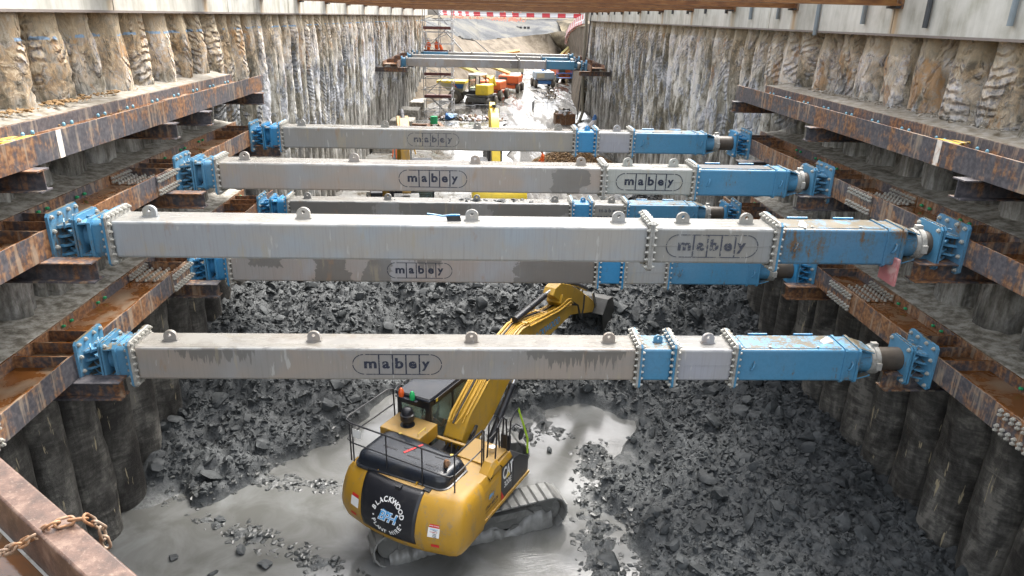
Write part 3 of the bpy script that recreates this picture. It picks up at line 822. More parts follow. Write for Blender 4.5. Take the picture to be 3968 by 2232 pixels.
def strut(name, y, z, typ, tube, sec2, blue, bdirty, label, logos=(), far=False, jack=None, xl=None, ink='ink', lid=True, mint=None):
    xl = XLF if xl is None else xl
    rt = empty(name, (0, y, z), 0, None, label, 'prop', 'hydraulic steel props across the trench')
    B = MT[blue]; BD = MT[bdirty]; T = MT[tube]; S2 = MT[sec2]; F = MT['flange']; J = MT[jack or bdirty]
    a = .30
    end_joint(rt, 1, xl, B, BD, -6.26 + (xl - XLF), not far)
    def neck():
        mb = MB(); mb.cyl((-6.19, 0, 0), (-5.97, 0, 0), .205, 20)
        for sy in (-1, 1):
            mb.prism([(-6.18, -.33), (-6.14, -.33), (-5.96, -.27), (-5.96, .27), (-6.14, .33), (-6.18, .33)], 'z', sy * .25 - .012, sy * .25 + .012)
        mb.box((-6.18, -.02, .2), (-5.96, .02, .30)); mb.prism([(-6.16, -.30), (-5.97, -.30), (-5.97, -.2), (-6.10, -.2)], 'y', -.25, .25)
        return mb.mesh('neck', B)
    dx = xl - XLF
    inst('neck', cached('neck' + B.name, neck), rt, (dx, 0, 0), (0, 0, 0), None)
    bx = inst('end_box', cached('ebox' + B.name, lambda: sq(-6.02, -5.79, .30, .07).mesh('end_box', B, .9)), rt)
    b = bx.modifiers.new('bevel', 'BEVEL'); b.width = .02; b.segments = 2; b.angle_limit = R(35)
    inst('rim', cached('rim' + B.name, lambda: sq(-6.04, -5.99, .325, .06).mesh('rim', B)), bx)
    def fl(x, left, right):
        # pair of flanges around joint x, left/right materials
        f1 = inst('flange', cached('fl%s' % left.name, lambda: sq(-.036, -.002, .395, .05, .415).mesh('flange', left)), rt, (x, 0, 0))
        f2 = inst('flange', cached('fr%s' % right.name, lambda: sq(.002, .036, .395, .05, .415).mesh('flange', right)), rt, (x, 0, 0))
        if far: return
        for i in range(6):
            t = -.345 + .69 * i / 5
            inst('bolt', jbolt, f1, (0, t, .365)); 
            if i not in (0, 5): inst('bolt', jbolt, f1, (0, t, -.365))
            inst('bolt', jbolt, f1, (0, -.345, -.345 + .60 * i / 5)); inst('bolt', jbolt, f1, (0, .345, -.345 + .60 * i / 5))
    fl(-5.74, B, F)
    def tb(n, x0, x1, m, r=.045):
        o = inst(n, cached('tb%s%.2f%.2f' % (m.name, x0, x1), lambda: MB().box((x0, -a, -a), (x1, a, a)).mesh(n, m, .9)), rt)
        b = o.modifiers.new('bevel', 'BEVEL'); b.width = r; b.segments = 4; b.affect = 'EDGES'; b.limit_method = 'ANGLE'
        return o
    main = tb('tube', -5.70, 2.645, T)
    lugs = [(-5.2, T), (-2.82, T), (-.16, T), (2.2, T)]
    if typ == 'A':
        fl(2.69, F, F); sec = tb('tube', 2.73, 4.69, S2); fl(4.73, F, B)
        lugs += [(3.25, S2), (4.29, S2)]; j0, j1 = 4.77, 6.90; r1, r2 = 6.55, 6.80; c0 = 7.12
        if not far: MB().box((2.75, -a - .006, -.006), (4.67, -a + .002, .006)).build('weld_line', S2, sec)
    else:
        fl(2.69, F, B); sec = tb('tube', 2.73, 3.26, B); fl(3.30, B, F); sec2o = tb('tube', 3.34, 4.31, S2); fl(4.35, F, B)
        lugs += [(3.06, B), (3.93, S2)]; j0, j1 = 4.39, 6.58; r1, r2 = 6.26, 6.50; c0 = 6.82
        if not far: MB().box((3.36, -a - .006, -.006), (4.29, -a + .002, .006)).build('weld_line', S2, sec2o)
    if not far:
        for x, m in lugs:
            inst('lifting_lug', lug_mesh(m), rt, (x, -.02 if m is not B else 0, a), (0, 0, 0), .84 if m is not B else .62)
    jb = tb('jack_box', j0, j1 - .02, J)
    for rx in (r1, r2):
        o = inst('rib', cached('rib' + J.name, lambda: sq(-.022, .022, .325, .04).mesh('rib', J)), jb, (rx, 0, 0))
    if not far:
        if lid:
            ld = MB().box((j0 + .12, -.25, a), (r1 - .06, .27, a + .012)).build('lid', J, jb, .004)
            for px in (.3, .75): MB().lathe([(.0, 0), (.022, 0), (.022, .02), (0, .02)], 8, (j0 + (r1 - j0) * px, -.22, a + .012)).build('latch', MT['bolt'], ld)
        else:
            ld = MB().box((j0 + .12, -.22, a - .0), (r1 - .12, .25, a + .005)).build('opening', MT['dark'], jb)  # dark plate painted in for the shaded inside of the open box
            MB().box((j0 + .10, -.25, a), (r1 - .1, -.225, a + .02)).build('opening_rim', J, jb)
        for px in (.28, .72):
            MB().cyl((j0 + (r1 - j0) * px - .17, .285, a + .03), (j0 + (r1 - j0) * px + .17, .285, a + .03), .018, 8).build('hinge', MT['blue_clean'], jb)
        for hx in (j0 + .27, (r1 + r2) / 2 + .0): inst('handle', loop_mesh(J), jb, (hx, -a, .0), (0, 0, 0))
        # taper gussets
    g = MB()
    for sz in (1, -1): g.prism([(j1 - .03, sz * .30), (j1 - .03, sz * .27), (c0 - .02, sz * .20), (c0 - .02, sz * .22)], 'y', -.24, .24)
    for sy in (-.28, .28): g.prism([(j1 - .03, sy - .01), (c0 - .06, sy * .8 - .01), (c0 - .06, sy * .8 + .01), (j1 - .03, sy + .01)], 'z', .12, .14)
    g.cyl((j1 - .03, 0, 0), (c0, 0, 0), .225, 22)
    g.build('jack_neck', J, rt)
    MB().lathe([(.20, c0 - .02), (.245, c0 - .02), (.245, c0 + .05), (.265, c0 + .05), (.265, c0 + .13), (.21, c0 + .13)], 24, axis='x').build('locking_collar', MT['flange'], rt)
    if not far:
        MB().box((c0 + .045, -.30, -.10), (c0 + .135, -.24, .04)).build('collar_block', MT['flange'], rt, .008)
        MB().box((c0 + .03, -.05, .255), (c0 + .14, .05, .31)).build('collar_block', MT['flange'], rt, .008)
    MB().cyl((c0 + .12, 0, 0), (7.40, 0, 0), .205, 24).build('piston_sleeve', MT['sleeve'], rt)
    end_joint(rt, -1, XRF, B, BD, 7.46, not far)
    for lx, im in logos:
        inst('logo', logo_mesh(MT[im]), main if lx < 2.6 else sec, (lx, -a - (.004 if lx < 2.6 else .010), 0))
    return rt
u1 = strut('hydraulic_prop', 11.0, -3.36, 'A', 'grey_cool', 'grey_dull', 'blue', 'blue_dirty', 'nearest upper prop, pale grey, with a blue brush on top and a faded stencil', [(3.69, 'ink_worn')])
u2 = strut('hydraulic_prop', 15.7, -3.36, 'A', 'grey_buff', 'grey_mint', 'blue', 'blue', 'second upper prop, buff grey with two dark stencils and an open topped blue jack box', [(-1.08, 'ink'), (3.71, 'ink')], lid=False)
u3 = strut('hydraulic_prop', 20.9, -3.36, 'B', 'grey_dull', 'grey_lilac', 'blue_clean', 'blue', 'third upper prop, dull grey with a worn stencil, seen against the far works', [(-1.42, 'ink_worn')])
l1 = strut('hydraulic_prop', 11.0, -5.5, 'B', 'grey_drip', 'grey_lilac', 'blue', 'blue', 'nearest lower prop, buff grey with drip stains, passing above the yellow excavator', [(-1.40, 'ink')], jack='blue')
l2 = strut('hydraulic_prop', 15.7, -5.5, 'B', 'grey_patch', 'grey_cool', 'blue_clean', 'blue', 'second lower prop, patched with wet stains, directly below the nearest upper prop in view', [(-1.42, 'ink')])
l3 = strut('hydraulic_prop', 20.9, -5.5, 'B', 'grey_wet', 'grey_dull', 'blue_clean', 'blue', 'third lower prop, dark and wet with clay lumps on its top face')
put_text('lettering', '0845 741', .17, MT['ink'], l3, lambda a, b: (3.78 + a, -.312, -.12 + b), .004)
put_text('lettering', 'mabey', .18, MT['ink_worn'], l3, lambda a, b: (3.82 + a, -.312, .12 + b), .004, space=1.4)
XF = XLF + .47
strut('hydraulic_prop', 55.8, -3.34, 'A', 'grey', 'grey_lilac', 'blue', 'blue', 'front one of the three distant props at the far end, blue jack at its right', far=True, xl=XF)
strut('hydraulic_prop', 60.3, -3.30, 'A', 'grey_cool', 'grey_dull', 'blue', 'blue', 'middle one of the three distant props at the far end', far=True, xl=XF)
f3 = strut('hydraulic_prop', 64.8, -3.28, 'A', 'grey_cool', 'grey_dull', 'blue', 'blue', 'rearmost distant prop, turned end for end with its blue jack at the left', far=True, xl=XF)
# rearmost is reversed end for end
for ch in f3.children:
    pass
f3.rotation_euler = (0, 0, PI)
f3.location.x = (XF + XRF)

# small things lying on the props
br = empty('hand_brush', (-.55, 10.95, -3.36 + .30), R(4), None, 'blue handled hand brush with black bristles lying on the nearest upper prop', 'brush')
MB().tube([(-.32, 0, .115), (-.2, 0, .10), (-.08, 0, .075), (.06, 0, .085), (.2, 0, .085)], [.012, .012, .014, .022, .02], 8).build('handle', MT['blue_clean'], br)
MB().prism([(-.02, .075), (.2, .08), (.22, .0), (0, .0)], 'y', -.03, .03).build('bristles', MT['black'], br)
for (x, y, z, rz, lab) in ((6.05, 11.0, -5.185, .3, 'crumpled white paper on the lid of the nearest lower prop'), (5.2, 10.85, -3.045, 1.0, 'crumpled white paper on the rusty lid of the nearest upper prop')):
    o = MB().add([(-.12, -.06, 0), (.13, -.02, .0), (.09, .09, .05), (-.02, .03, .09), (-.1, .07, .01)], [(0, 1, 3), (1, 2, 3), (2, 4, 3), (4, 0, 3), (0, 4, 2, 1)]).build('scrap_paper', MT['paper'], None, loc=(x, y, z), rot=(0, 0, rz))
    tag(o, lab, 'paper')
# ---------------------------------------------------------------- materials of the ground
def muck_mat():
    t = NT('dark_clay')
    x, y, z = t.sep(t.P)
    n = t.noise(t.P, 1.3, 8, 0.62, 0.5); f = t.noise(t.P, 9, 8, 0.72)
    c = t.ramp(t.math('ADD', t.math('MULTIPLY', n, 0.45), t.math('MULTIPLY', f, 0.55)), [(0.38, (.022, .0245, .0255)), (0.5, (.046, .050, .0515)), (0.60, (.072, .077, .078)), (0.72, (.12, .125, .124))])
    # wet smeared slurry near the water line
    low = t.map(t.math('ADD', z, t.math('MULTIPLY', n, 0.5)), -10.62, -10.95)
    low = t.math('MULTIPLY', low, t.map(y, 21.0, 18.5))
    c = t.mix(low, c, t.ramp(f, [(0.38, (.075, .079, .076)), (0.55, (.135, .139, .134)), (0.68, (.18, .185, .18))]))
    # far working level: pale wet mud and slab
    far = t.map(t.math('ADD', y, t.math('MULTIPLY', n, 5.0)), 35.5, 37.5)
    tr = t.noise(t.mapping(t.P, (1.1, 0.12, 1), (0, 0, .12)), 1.1, 8, 0.62, 0.8)
    mudc = t.ramp(tr, [(0.42, (.032, .028, .023)), (0.5, (.060, .054, .045)), (0.60, (.105, .10, .088))])
    tw_ = t.math('ADD', x, t.math('MULTIPLY', t.math('SUBTRACT', y, 50.0), -0.055))
    trk = t.math('MAXIMUM', t.math('MULTIPLY', t.map(tw_, 2.55, 2.75), t.map(tw_, 3.45, 3.25)), t.math('MULTIPLY', t.map(tw_, 4.35, 4.55), t.map(tw_, 5.25, 5.05)))
    trk = t.math('MULTIPLY', trk, t.math('MULTIPLY', t.map(t.math('ADD', y, t.math('MULTIPLY', n, 8)), 66.0, 58.0), t.map(tr, .40, .52, .5, 1)))
    mudc = t.mix(trk, mudc, (.035, .033, .029))
    c = t.mix(far, c, mudc)
    wet = t.math('MULTIPLY', t.math('MULTIPLY', far, t.math('SUBTRACT', 1.0, trk)), t.map(t.noise(t.mapping(t.P, (.6, .09, 1)), 1.0, 8, 0.66, 0.5), 0.43, 0.54))
    ro = t.mix(wet, t.mix(low, (.75, .75, .75), (.34, .34, .34)), (.13, .13, .13))
    b = t.bump(t.math('ADD', t.math('MULTIPLY', f, 1.0), t.math('MULTIPLY', t.noise(t.P, 30, 5, .7), 0.3)), 0.6, 0.05)
    bb = t.n('Bump'); t.L(f, bb.inputs['Height']); t.L(t.map(wet, 0, 1, 0.6, 0.02), bb.inputs['Strength']); bb.inputs['Distance'].default_value = 0.06
    return t.fin(c, ro, 0, bb.outputs[0], 0.5)
MT['muck'] = muck_mat()
def clod_mat():
    t = NT('clay_clods')
    f = t.noise(t.P, 8, 8, 0.7); r = t.noise(t.P, 1.1, 4)
    c = t.ramp(t.math('ADD', t.math('MULTIPLY', f, 0.5), t.math('MULTIPLY', r, 0.5)), [(0.40, (.028, .031, .032)), (0.5, (.046, .050, .0515)), (0.60, (.068, .073, .074))])
    return t.fin(c, 0.68, 0, t.bump(f, 0.4, 0.02), 0.3)
MT['clod'] = clod_mat()
def water_mat():
    t = NT('muddy_water')
    n = t.noise(t.mapping(t.P, (1, 1, 1), (0, 0, .5)), 0.8, 6, 0.6, 1.0)
    c = t.ramp(n, [(0.38, (.096, .096, .089)), (0.52, (.124, .125, .119)), (0.65, (.148, .151, .148))])
    rp = t.noise(t.mapping(t.P, (1.0, 4.0, 1), (0, 0, .25)), 2.0, 6, 0.65, 1.4)
    msk = t.map(t.noise(t.P, 0.33, 3), 0.46, 0.58)
    bb = t.n('Bump'); t.L(rp, bb.inputs['Height']); t.L(t.map(msk, 0, 1, 0.02, 0.30), bb.inputs['Strength']); bb.inputs['Distance'].default_value = 0.03
    return t.fin(c, 0.13, 0, bb.outputs[0], 0.5)
MT['water'] = water_mat()

# ---------------------------------------------------------------- height of the ground
WL = -11.06
def height(x, y):
    base = -11.25 + .12 * (fbm(x * .6, y * .6, 3, 4) - .5)
    # bank across the trench
    y0 = 18.4 + 1.5 * (fbm(x * .35 + 3, y * 0 + 1.5, 5, 3) - .5) * 2
    y0 = y0 - 2.4 * sstep(-2.6, -4.2, x) - 1.5 * sstep(-4.5, -7, x)
    y0 = y0 + 1.6 * (fbm(x * .9, y * .9 + 3, 15, 4) - .5)
    bank = 2.1 * sstep(0, 6.5, y - y0) ** 0.85 + .38 * sstep(0, .6, y - y0)
    # heap on the right
    xe = np.interp(y, [5, 9, 12, 14.7, 16.4, 18.4, 21], [2.6, 2.9, 3.05, 2.95, 3.7, 4.2, 3.0])
    xe = xe + .9 * (fbm(x * .9 + 7, y * .9, 13, 4) - .5)
    heap = .80 * sstep(0, 4.0, x - xe + .35 * (fbm(x * .9, y * .9, 9, 3) - .5) * 2) + .42 * sstep(0, .7, x - xe)
    heap = heap * sstep(25, 21, y)
    # foot of the left wall
    lft = 1.0 * sstep(-6.9, -8.0, x + .5 * (fbm(x, y * .8, 11, 3) - .5)) * sstep(12.5, 16, y) * .4 + .7 * sstep(-5.2, -7.6, x) * sstep(13.6, 17, y)
    h = base + np.maximum(np.maximum(bank, heap), lft) + .25 * np.minimum(bank, heap)
    # wheel churned ridge right of the excavator, and smears
    ridge = .36 * np.exp(-((x - 2.75 - .12 * (y - 13)) / .55) ** 2) * sstep(17.4, 16.0, y) * sstep(9, 10.5, y)
    ridge2 = .21 * np.exp(-((y - 13.0 + .5 * (x + 5)) / .45) ** 2) * sstep(-7.5, -6, x) * sstep(-2.2, -3.2, x)
    ridge3 = .24 * np.exp(-((y - 14.9 + .16 * (x + 4)) / .4) ** 2) * sstep(-3.0, -3.6, x)
    ridge4 = .36 * np.exp(-((x - 1.6) / 1.2) ** 2 - ((y - 17.8) / .9) ** 2) + .20 * np.exp(-((x + 2.8) / .8) ** 2 - ((y - 11.6) / .5) ** 2)
    rr = np.maximum(np.maximum(ridge, ridge2), np.maximum(ridge3, ridge4))
    h = h + rr * (.15 + 1.2 * fbm(x * 2.2, y * 2.2, 21, 4)) + sstep(.05, .2, rr) * .16 * (fbm(x * 7, y * 7, 22, 4, .65) - .5) * 2
    # clods
    am = sstep(0.15, .6, np.maximum(np.maximum(bank, heap), lft * .8)) * sstep(37, 34, y)
    rough = fbm(x * 1.1, y * 1.1, 31, 5, .55) - .5
    bil = np.abs(fbm(x * 2.6, y * 2.6, 41, 4, .6) - .5)
    h = h + am * (.75 * rough + .55 * bil + .22 * (fbm(x * 6.5, y * 6.5, 51, 3, .6) - .5)) 
    h = h + .13 * (fbm(x * 5, y * 5, 61, 4, .6) - .5) * 2 * sstep(.03, .2, rr + am)
    # rise to the middle working level
    t = sstep(30, 37, y)
    far = np.interp(y, [30, 37, 47, 60, 70, 82, 100, 125, 160, 400], [-9.3, -9.45, -9.35, -8.75, -8.35, -8.0, -7.8, -7.6, -7.5, -7.4])
    far = far + .10 * (fbm(x * .8, y * .25, 71, 4) - .5) * sstep(37, 45, y) + .12 * sstep(1.5, 3.5, x) * (fbm(x * 2.5, y * .5, 77, 4) - .5)
    # heaps by the right wall on the working level
    far = far + 1.0 * np.exp(-((x - 8.9) / 1.4) ** 2) * sstep(31, 36, y) * sstep(46, 40, y) * (1 + .6 * (fbm(x, y, 79, 3) - .5))
    far = far + .8 * np.exp(-((x - 9.2) / .9) ** 2) * sstep(56, 60, y) * sstep(70, 64, y)
    return h * (1 - t) + far * t
def axis(segs):
    out = []
    for a, b, st in segs: out += list(np.arange(a, b, st))
    return np.array(out + [segs[-1][1]])
gx = axis([(-8.8, 10.2, .105), (10.2, 16, .8), (16, 40, 3)])
gy = axis([(4, 24, .105), (24, 37, .16), (37, 70, .45), (70, 130, 1.6), (130, 180, 5)])
X, Y = np.meshgrid(gx, gy)
# left of the trench end the floor runs on behind the bank
Z = height(X, Y)
nv = [(float(a), float(b), float(c)) for a, b, c in zip(X.ravel(), Y.ravel(), Z.ravel())]
W_, H_ = len(gx), len(gy)
fs = [(j * W_ + i, j * W_ + i + 1, (j + 1) * W_ + i + 1, (j + 1) * W_ + i) for j in range(H_ - 1) for i in range(W_ - 1)]
g = MB(); g.v = nv; g.f = fs
go = g.build('ground', MT['muck']); go.data.set_sharp_from_angle(angle=3.2)
tag(go, kind='structure')
wa = MB().add([(-8.8, 4, WL), (10.2, 4, WL), (10.2, 20.5, WL), (-8.8, 20.5, WL)], [(0, 1, 2, 3)]).build('water', MT['water'])
tag(wa, kind='structure')
# ---- concrete blinding slab on the working level
def slab_mat():
    t = NT('wet_blinding_concrete')
    n = t.noise(t.mapping(t.P, (.6, .6, 1)), 1.0, 8, 0.6, 0.6)
    c = t.ramp(n, [(0.36, (.075, .062, .045)), (0.46, (.15, .145, .13)), (0.66, (.24, .24, .235))])
    wet = t.map(t.noise(t.mapping(t.P, (.35, .5, 1), (0, 0, 0), (4, 1, 0)), 1.0, 5, 0.6, .4), 0.38, 0.46)
    bb = t.n('Bump'); t.L(t.noise(t.P, 14, 5), bb.inputs['Height']); t.L(t.map(wet, 0, 1, 0.3, 0.015), bb.inputs['Strength']); bb.inputs['Distance'].default_value = 0.02
    return t.fin(c, t.map(wet, 0, 1, 0.55, 0.08), 0, bb.outputs[0])
MT['slab'] = slab_mat()
sl_ = MB(); xs = np.linspace(-7.9, 1.9, 12); ys = np.linspace(37.5, 62.5, 26)
def slz(y): return float(np.interp(y, [37, 47, 60, 64], [-9.33, -9.22, -8.62, -8.5]))
vs = [(float(x) + .25 * math.sin(y * 1.7 + x), float(y) + (.3 * math.sin(x * 2) if y in (ys[0], ys[-1]) else 0), slz(y)) for y in ys for x in xs]
sl_.add(vs, [(j * 12 + i, j * 12 + i + 1, (j + 1) * 12 + i + 1, (j + 1) * 12 + i) for j in range(25) for i in range(11)])
so_ = sl_.build('slab', MT['slab']); tag(so_, kind='structure')

# ---- clods
rs = np.random.RandomState(5)
def clod_base(k):
    bm = bmesh.new(); bmesh.ops.create_icosphere(bm, subdivisions=1 if k < 6 else 2, radius=1)
    jr = np.random.RandomState(k + 50)
    v = np.array([list(q.co) for q in bm.verts]); f = [tuple(q.index for q in p.verts) for p in bm.faces]; bm.free()
    r = np.random.RandomState(k)
    v = v * jr.uniform(.62, 1.2, (len(v), 1)) if k < 6 else v * (1 + .16 * jr.normal(size=(len(v), 1)))
    # chop with random planes for a broken look
    for _ in range(11):
        n = r.normal(size=3); n /= np.linalg.norm(n); d = r.uniform(.32, .72)
        ex = np.maximum(v @ n - d, 0); v = v - ex[:, None] * n
    v *= np.array([1.45, 1.05, .62]); v /= np.abs(v).max() / 1.25
    return v, np.array(f)
CB = [clod_base(k) for k in range(12)]
def clods(name, n, region, smin, smax, pw, seed, sink=.25, thr=.12, big=False):
    r = np.random.RandomState(seed); Vs = []; Fs = []; b = 0
    x = r.uniform(region[0], region[1], n); y = r.uniform(region[2], region[3], n)
    z = height(x, y); am = np.clip((z - (WL + thr)) / .28, 0, 1)
    keep = r.uniform(size=n) < am
    x, y, z = x[keep], y[keep], z[keep]
    s = smin + (smax - smin) * r.uniform(size=len(x)) ** pw
    for i in range(len(x)):
        v, f = CB[(r.randint(6) if s[i] < .16 else 6 + r.randint(6))]
        a, bb_, c = r.uniform(0, 6.28), r.normal() * .5, r.normal() * .5
        Rm = np.array(Matrix.Rotation(a, 3, 'Z') @ Matrix.Rotation(bb_, 3, 'X') @ Matrix.Rotation(c, 3, 'Y'))
        q = (v * s[i]) @ Rm.T + np.array([x[i], y[i], z[i] + s[i] * (.5 - sink)])
        Vs.append(q); Fs.append(f + b); b += len(v)
    V = np.concatenate(Vs); F = np.concatenate(Fs)
    me = bpy.data.meshes.new(name)
    me.vertices.add(len(V)); me.vertices.foreach_set('co', V.ravel())
    me.loops.add(len(F) * 3); me.loops.foreach_set('vertex_index', F.ravel())
    me.polygons.add(len(F)); me.polygons.foreach_set('loop_start', np.arange(len(F)) * 3)
    me.update(calc_edges=True); me.validate()
    me.polygons.foreach_set('use_smooth', [True] * len(me.polygons)); me.set_sharp_from_angle(angle=.5)
    me.materials.append(MT['clod'])
    return inst(name, me)
o = clods('clay_clods', 60000, (-8.1, 9.5, 7.0, 24), .018, .10, 3.5, 1, .50)
tag(o, 'dark broken clay clods covering the banks of the dig', 'clods', kind='stuff')
o = clods('clay_clods', 7000, (-8.1, 9.5, 23.5, 36.5), .05, .22, 5.0, 2)
tag(o, 'dark broken clay clods on the far side of the bank, beyond the lower props', 'clods', kind='stuff')
MT['slurry'] = plain('wet_slurry', (.055, .058, .056), .38, 0, .5, 6)
def crumbs0(name, lab, pts, mat, s0, s1, seed):
    r = random.Random(seed); mb = MB()
    for (x, y, z) in pts:
        v, f = CB[r.randrange(6)]; s = s0 + (s1 - s0) * r.random() ** 2.5; a = r.uniform(0, 6)
        ca, sa = math.cos(a), math.sin(a)
        mb.add([(x + s * (p[0] * ca - p[1] * sa), y + s * (p[0] * sa + p[1] * ca), z + s * p[2] + s * .3) for p in v], [tuple(q) for q in f])
    o = inst(name, mb.mesh(name, mat, smooth=False)); return tag(o, lab, 'soil', kind='stuff')
o = clods('clay_clods', 2300, (-8.1, 9.5, 7.5, 24), .07, .25, 3.5, 8, .45, .3)
tag(o, 'larger angular clay boulders half sunk in the broken clay', 'clods', kind='stuff')
# a few lumps standing in the water
for j, (x, y, s) in enumerate([(2.75, 12.1, .27), (-6.0, 13.6, .12), (-5.2, 12.6, .13), (-4.6, 12.15, .16), (-5.6, 11.9, .12), (-3.9, 11.6, .10), (3.3, 16.2, .12), (3.0, 15.6, .10), (1.9, 16.4, .10), (-6.6, 12.4, .11)]):
    v, f = CB[6 + j % 6]
    m = MB(); m.add([tuple(q * s) for q in v], [tuple(q) for q in f])
    o = m.build('clay_lump', MT['clod'], loc=(x, y, WL + s * .25), rot=(0, 0, j))
    tag(o, 'wet clay lump standing in the muddy water ' + ['right of the excavator track', 'far out by the left wall', 'in the middle of the left pool', 'biggest of the left pool', 'below the others near the left wall', 'closest to the excavator tail', 'farthest right in the bright pool', 'second in the bright pool', 'left in the bright pool', 'nearest the left wall foot'][j], 'lump', 'clay lumps in the water')

wr = np.random.RandomState(77); wx = wr.uniform(-7.6, 3.6, 60000); wy = wr.uniform(9.8, 17.5, 60000)
hh = height(wx, wy); kk = (hh > WL - .10) & (hh < WL + .30) & (wr.uniform(size=60000) < .28)
sel = [(float(a), float(b), float(c)) for a, b, c in zip(wx[kk], wy[kk], np.maximum(hh[kk], WL) - .03)][:9000]
o = crumbs0('mud_crumbs', 'wet clay crumbs along the edges of the muddy water', sel, MT['slurry'], .015, .085, 9)
# ---- soil lying on the ledges and in the upper waling beams
MT['ochre'] = plain('ochre_clay', (.24, .145, .06), .9, 0, .5, 8)
def crumbs(name, lab, pts, mat, s0, s1, seed):
    r = random.Random(seed); mb = MB()
    for (x, y, z) in pts:
        v, f = CB[r.randrange(6)]; s = s0 + (s1 - s0) * r.random() ** 2.5; a = r.uniform(0, 6)
        ca, sa = math.cos(a), math.sin(a)
        mb.add([(x + s * (p[0] * ca - p[1] * sa), y + s * (p[0] * sa + p[1] * ca), z + s * p[2] + s * .3) for p in v], [tuple(q) for q in f])
    o = mb.build(name, mat); return tag(o, lab, 'soil', kind='stuff')
r = random.Random(4)
crumbs('fallen_clay', 'ochre clay crumbs fallen on the ledge under the left piles', [(r.gauss(-7.9, .15), r.choice([12.4, 13.9, 14.4, 15.6]) + r.gauss(0, .32), -1.69) for _ in range(260)], MT['ochre'], .012, .055, 1)
crumbs('fallen_clay', 'ochre clay crumbs lying in the trough of the upper left waling beam', [(r.gauss(-7.2, .16), r.uniform(11.6, 15.5), -2.0) for _ in range(60)], MT['ochre'], .012, .05, 2)
crumbs('fallen_clay', 'pale clay crumbs on the ledge under the right piles', [(r.gauss(9.15, .15), r.uniform(11, 20), -1.68) for _ in range(200)], MT['ledge'], .012, .05, 3)
crumbs('clay_on_prop', 'clay lumps dropped on top of the third lower prop', [(r.gauss(.6, 1.2), 20.9 + r.uniform(-.22, .22), -5.21) for _ in range(70)], MT['clod'], .02, .08, 5)

# ---- near corner beam with chain
def corner_mat():
    t = NT('damp_brown_steel'); n = t.noise(t.P, 9, 8, .7); f = t.noise(t.P, 60, 5, .7)
    c = t.ramp(n, [(.4, (.040, .020, .012)), (.52, (.080, .042, .027)), (.62, (.13, .082, .058))])
    c = t.mix(t.map(f, .56, .66, 0, .35), c, (.24, .18, .13))
    return t.fin(c, .45, 0, t.bump(f, .3, .004))
MT['cornerrust'] = corner_mat()
def deck_mat():
    t = NT('rust_water_on_steel')
    n = t.noise(t.P, 3.5, 8, .65, .5)
    c = t.ramp(n, [(0.40, (.11, .042, .010)), (0.5, (.07, .038, .015)), (0.60, (.15, .095, .045))])
    return t.fin(c, t.map(n, .45, .58, .08, .6), 0, t.bump(t.noise(t.P, 30, 5), .1, .005))
ZT = -1.8
A = Vector((-6.6, 6.22, ZT)); Dv = Vector((.786, -.618, 0)).normalized(); Nv = Vector((-Dv.y, Dv.x, 0)) * -1
Lb = 7.4
rt = empty('corner_beam', (-2.05, 2.65, ZT), 0, None, 'close rusty corner beam with a water filled web, cut off by the lower left corner', 'waling beam')
def C(u, v, z): 
    p = A + Dv * u + Nv * v; return (p.x + 2.05, p.y - 2.65, z)
def slabx(v0, v1, z0, z1, n, m, bev=.006):
    mb = MB(); mb.add([C(0, v0, z0), C(Lb, v0, z0), C(Lb, v1, z0), C(0, v1, z0), C(0, v0, z1), C(Lb, v0, z1), C(Lb, v1, z1), C(0, v1, z1)], [(0, 3, 2, 1), (4, 5, 6, 7), (0, 1, 5, 4), (1, 2, 6, 5), (2, 3, 7, 6), (3, 0, 4, 7)])
    return mb.build(n, m, rt, bev)
slabx(0, .115, -.40, 0, 'flange', MT['cornerrust'], .01)
slabx(.115, 1.1, -.225, -.20, 'web', deck_mat(), 0)
slabx(.116, .126, -.199, -.193, 'weld_bead', MT['flange'], .001)
slabx(1.1, 1.21, -.40, 0, 'flange', MT['cornerrust'], .01)
# chain
def link_mesh():
    L, r, t = .031, .0155, .0055; pts = []
    for k in range(16):
        a = 2 * PI * k / 16; pts.append((math.copysign(L - r, math.cos(a)) + r * math.cos(a), r * math.sin(a), 0))
    return MB().tube(pts, t, 8, closed=True).mesh('link', MT['chain'])
MT['chain'] = rust_mat('rusty_chain', 1.2)
lm = link_mesh()
path = [(-2.05, 2.06, -2.005), (-1.93, 2.12, -1.985), (-1.805, 2.2, -1.93), (-1.73, 2.185, -1.89), (-1.655, 2.165, -1.84), (-1.564, 2.176, -1.782), (-1.51, 2.20, -1.782), (-1.46, 2.21, -1.782), (-1.435, 2.235, -1.84), (-1.43, 2.24, -1.95)]
pv = [Vector(p) for p in path]; cum = [0]
for a, b in zip(pv, pv[1:]): cum.append(cum[-1] + (b - a).length)
ch = empty('chain', tuple(pv[0]), 0, None, 'rusty chain draped over the close corner beam', 'chain')
t_, k = 0.0, 0
while t_ < cum[-1] - .03:
    i = max(j for j in range(len(cum) - 1) if cum[j] <= t_); f = (t_ - cum[i]) / (cum[i + 1] - cum[i])
    p = pv[i].lerp(pv[i + 1], f); d = (pv[i + 1] - pv[i]).normalized()
    q = d.to_track_quat('X', 'Z'); e = (q @ Matrix.Rotation(R(45 + 90 * (k % 2)), 3, 'X').to_quaternion())
    o = inst('link', lm, ch, tuple(p - pv[0])); o.rotation_mode = 'QUATERNION'; o.rotation_quaternion = e
    t_ += .044; k += 1
